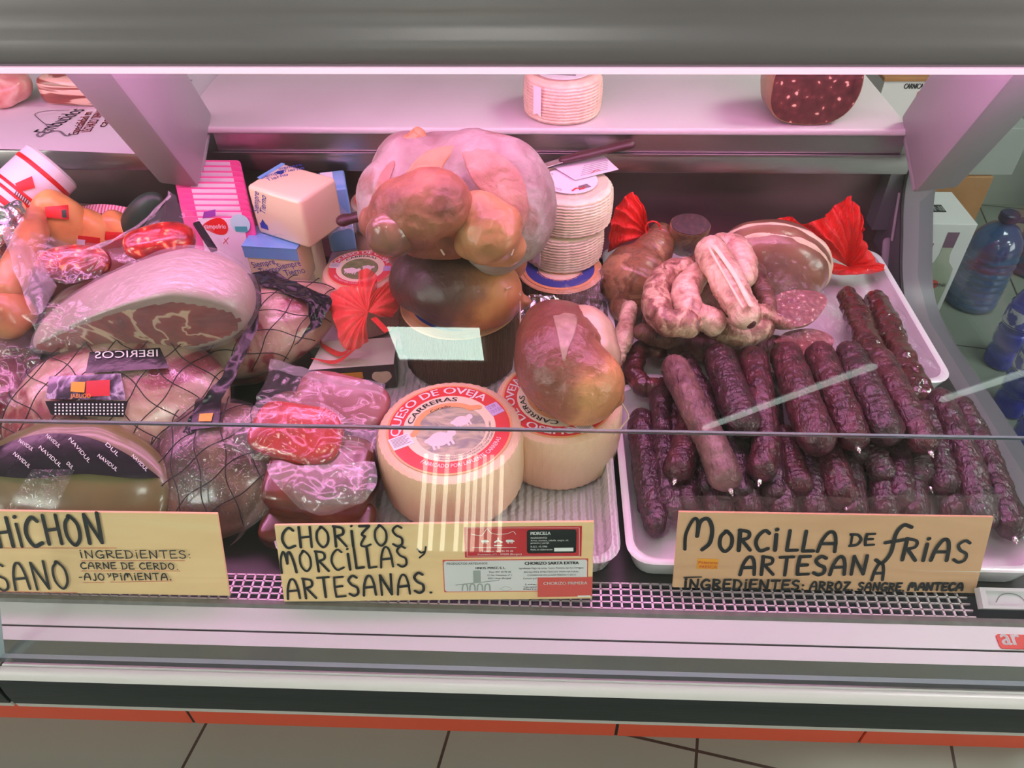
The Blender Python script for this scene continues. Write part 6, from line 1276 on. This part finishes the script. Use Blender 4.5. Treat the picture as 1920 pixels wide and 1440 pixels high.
mk('cap_picture', patch(pl, [(bx - .0165, .235), (bx + .0165, .235), (bx + .0175, .288), (bx - .0175, .288)], .0010, .0014), 'cap_print', bp_, smooth=False)
mk('round_label', disc_(pl, .018, .0010, .0014, c=(bx, .10), k=24), 'card_red_light', bp_, smooth=False)
mk('name_lettering', typed(pl, 'MARTINI', bx - .040, .094, .012, width=.08, h=.0020, bold=.0005), 'grey_ink', bp_, smooth=False)
mk('side_print', join(patch(pl, [(bx - .080, .215), (bx - .045, .215), (bx - .045, .250), (bx - .080, .250)], .0002, .0008)), 'cap_print', t, smooth=False)
mk('corner_print', patch(pl, [(bx - .085, .12), (bx - .062, .135), (bx - .062, .165), (bx - .085, .150)], .0002, .0008), 'card_red', t, smooth=False)
pt = Plane((e.x - w_, e.y, h_), (1, 0, 0), (0, 1, 0))
tb = mk('top_band', patch(pt, [(.010, .07), (.135, .07), (.135, .115), (.010, .115)], .0002, .0008), 'black_ink', t, smooth=False)
mk('top_lettering', typed(pt, 'MARTINI', .014, .078, .028, width=.117, h=.0012, bold=.001), 'white_ink', tb, smooth=False)
# boxes and cabinet behind
ya = 2.36
xa, xb = PY(1690, 360, ya).x, PY(1852, 360, ya).x
mk('cardboard_box', box(((xa + xb) / 2, ya + .13, .155), (xb - xa, .26, .31), None, .003), 'cardboard', label='plain brown cardboard box on the floor behind the white bottle carton', cat='box', smooth=False)
mk('grey_box', box(((xa + xb) / 2 + .03, ya + .15, .3915), (xb - xa + .06, .28, .16), None, .003), 'cabinet_grey', label='pale grey box lying on the brown cardboard box', cat='box', smooth=False)
mk('low_cabinet', join(box((2.55, 2.60, .24), (1.25, .26, .48), None, .004), box((2.55, 2.595, .487), (1.28, .29, .014), None, .003)), 'cabinet_grey', label='low grey cabinet against the back wall at the right', cat='cabinet', smooth=False)
yb = 2.42; xa, xb = PY(1650, 180, yb).x, PY(1800, 180, yb).x; z0 = .4725
t = thing('printed_carton', 'carton with black and red print behind the right canopy post', 'box', ((xa + xb) / 2, yb + .1, z0))
zt = PY(1750, 152, yb).z
mk('carton_body', join(box(((xa + xb) / 2, yb + .10, (z0 + zt) / 2), (xb - xa, .20, zt - z0), None, .002)), 'carton_white', t, smooth=False)
mk('carton_lid', box(((xa + xb) / 2, yb + .10, zt + .006), (xb - xa + .01, .21, .012), None, .002), 'cardboard', t, smooth=False)
pl = Plane((xa, yb, z0), (1, 0, 0), (0, 0, 1)); a = pl.px(1694, 166); b = pl.px(1795, 166)
mk('black_lettering', typed(pl, 'CARNICA Y SALA DE DESPIECE', a[0], a[1], .016, width=(b[0] - a[0]) * 1.1, h=.001, bold=.0006), 'black_ink', t, smooth=False)
a = pl.px(1715, 188); mk('red_emblem', patch(pl, rrect(a[0], a[1] - .02, a[0] + .055, a[1] + .03, .008), .0002, .001), 'card_red_light', t, smooth=False)
# water bottles on the floor
glassmat('water_blue', (.30, .36, .93, 1), ior=1.4, rough=.05)
def bluemat(name, col, a):
    m = mat(name, [col], rough=.08, coat=.8, alpha=a, spec=.6); return m
bluemat('bottle_blue', (.03, .04, .52, 1), .78); bluemat('bottle_cyan', (.015, .085, .24, 1), .78)
mat('cap_blue', [(.02, .02, .07, 1)], rough=.4)
mat('bottle_label', [(0, (.06, .08, .5, 1)), (.45, (.10, .12, .55, 1)), (.52, (.82, .80, .9, 1)), (1, (.86, .84, .92, 1))], scale=28, detail=2, rough=.35)
def jug(label, c, k=1.0):
    t = thing('water_jug', label, 'water bottle', c, 'big blue water jugs with handles')
    prof = [(.02, 0), (.080, .002), (.088, .012)]
    for i in range(40): z = .02 + .22 * i / 39; prof.append((.088 + .0025 * math.sin(i / 39 * math.pi * 16), z))
    prof += [(.086, .26), (.074, .295), (.050, .325), (.026, .340), (.022, .352), (0, .352)]
    mk('jug_body', lathe([(a * k, b * k) for a, b in prof], c, seg=48), 'bottle_cyan', t, sharp=None)
    C = V(c) + V((0, 0, .352 * k)); mk('jug_cap', lathe([(.024, 0), (.028, .002), (.028, .022), (.024, .026), (0, .026)], C, seg=28), 'cap_blue', t)
    mk('jug_handle', tube([C + V((.020, 0, .004)), C + V((.055, -.01, .010)), C + V((.078, -.005, -.006)), C + V((.055, .01, -.010)), C + V((.02, .01, -.006))], .006, n=24, seg=8, flat=.6), 'cap_blue', t); return t
def bottle(label, c, proto=[None]):
    if proto[0] is not None: return dup(proto[0], c, random.uniform(-.5, .5), label=label)
    t = thing('water_bottle', label, 'water bottle', c, 'blue ribbed water bottles beside the counter')
    prof = [(.015, 0), (.036, .002), (.044, .012), (.045, .05), (.039, .066), (.046, .085), (.046, .12), (.040, .135), (.046, .150), (.046, .20), (.040, .225), (.030, .255), (.018, .280), (.0145, .292), (0, .292)]
    pr = [(max(0, p.x), p.y) for p in catmull([V((a, b, 0)) for a, b in prof], 60)]
    mk('bottle_body', lathe(pr, c, seg=40, fn=lambda a, z, q: .0014 * math.sin(z * 420) if q > .03 else 0), 'bottle_blue', t, sharp=None)
    mk('bottle_label', lathe([(.0468, .150), (.0472, .155), (.0472, .198), (.0466, .203)], c, seg=40), 'bottle_label', t)
    mk('bottle_cap', lathe([(.0155, .286), (.016, .288), (.016, .304), (.0145, .307), (0, .307)], c, seg=24), 'cap_blue', t); proto[0] = t; return t
c = P(1826, 580, 0); c.y += .04; jug('big blue ribbed water jug with dark handle beside the white carton', c, .86)
c = P(1965, 545, 0); c.y += .12; jug('big blue water jug partly out of the frame behind the other one', c, .86)
for lb_, x, y in (('blue water bottle nearest the big jug, rear left of its pack', 1872, 680), ('blue water bottle at the rear right of the pack, by the frame edge', 1942, 680), ('blue water bottle in the second row of the pack, left', 1890, 768), ('blue water bottle in the second row of the pack, right', 1964, 768), ('blue water bottle in the front row of the pack, left', 1910, 862), ('blue water bottle in the front row of the pack, right', 1988, 862)):
    c = P(x, y, 0); bottle(lb_, c)
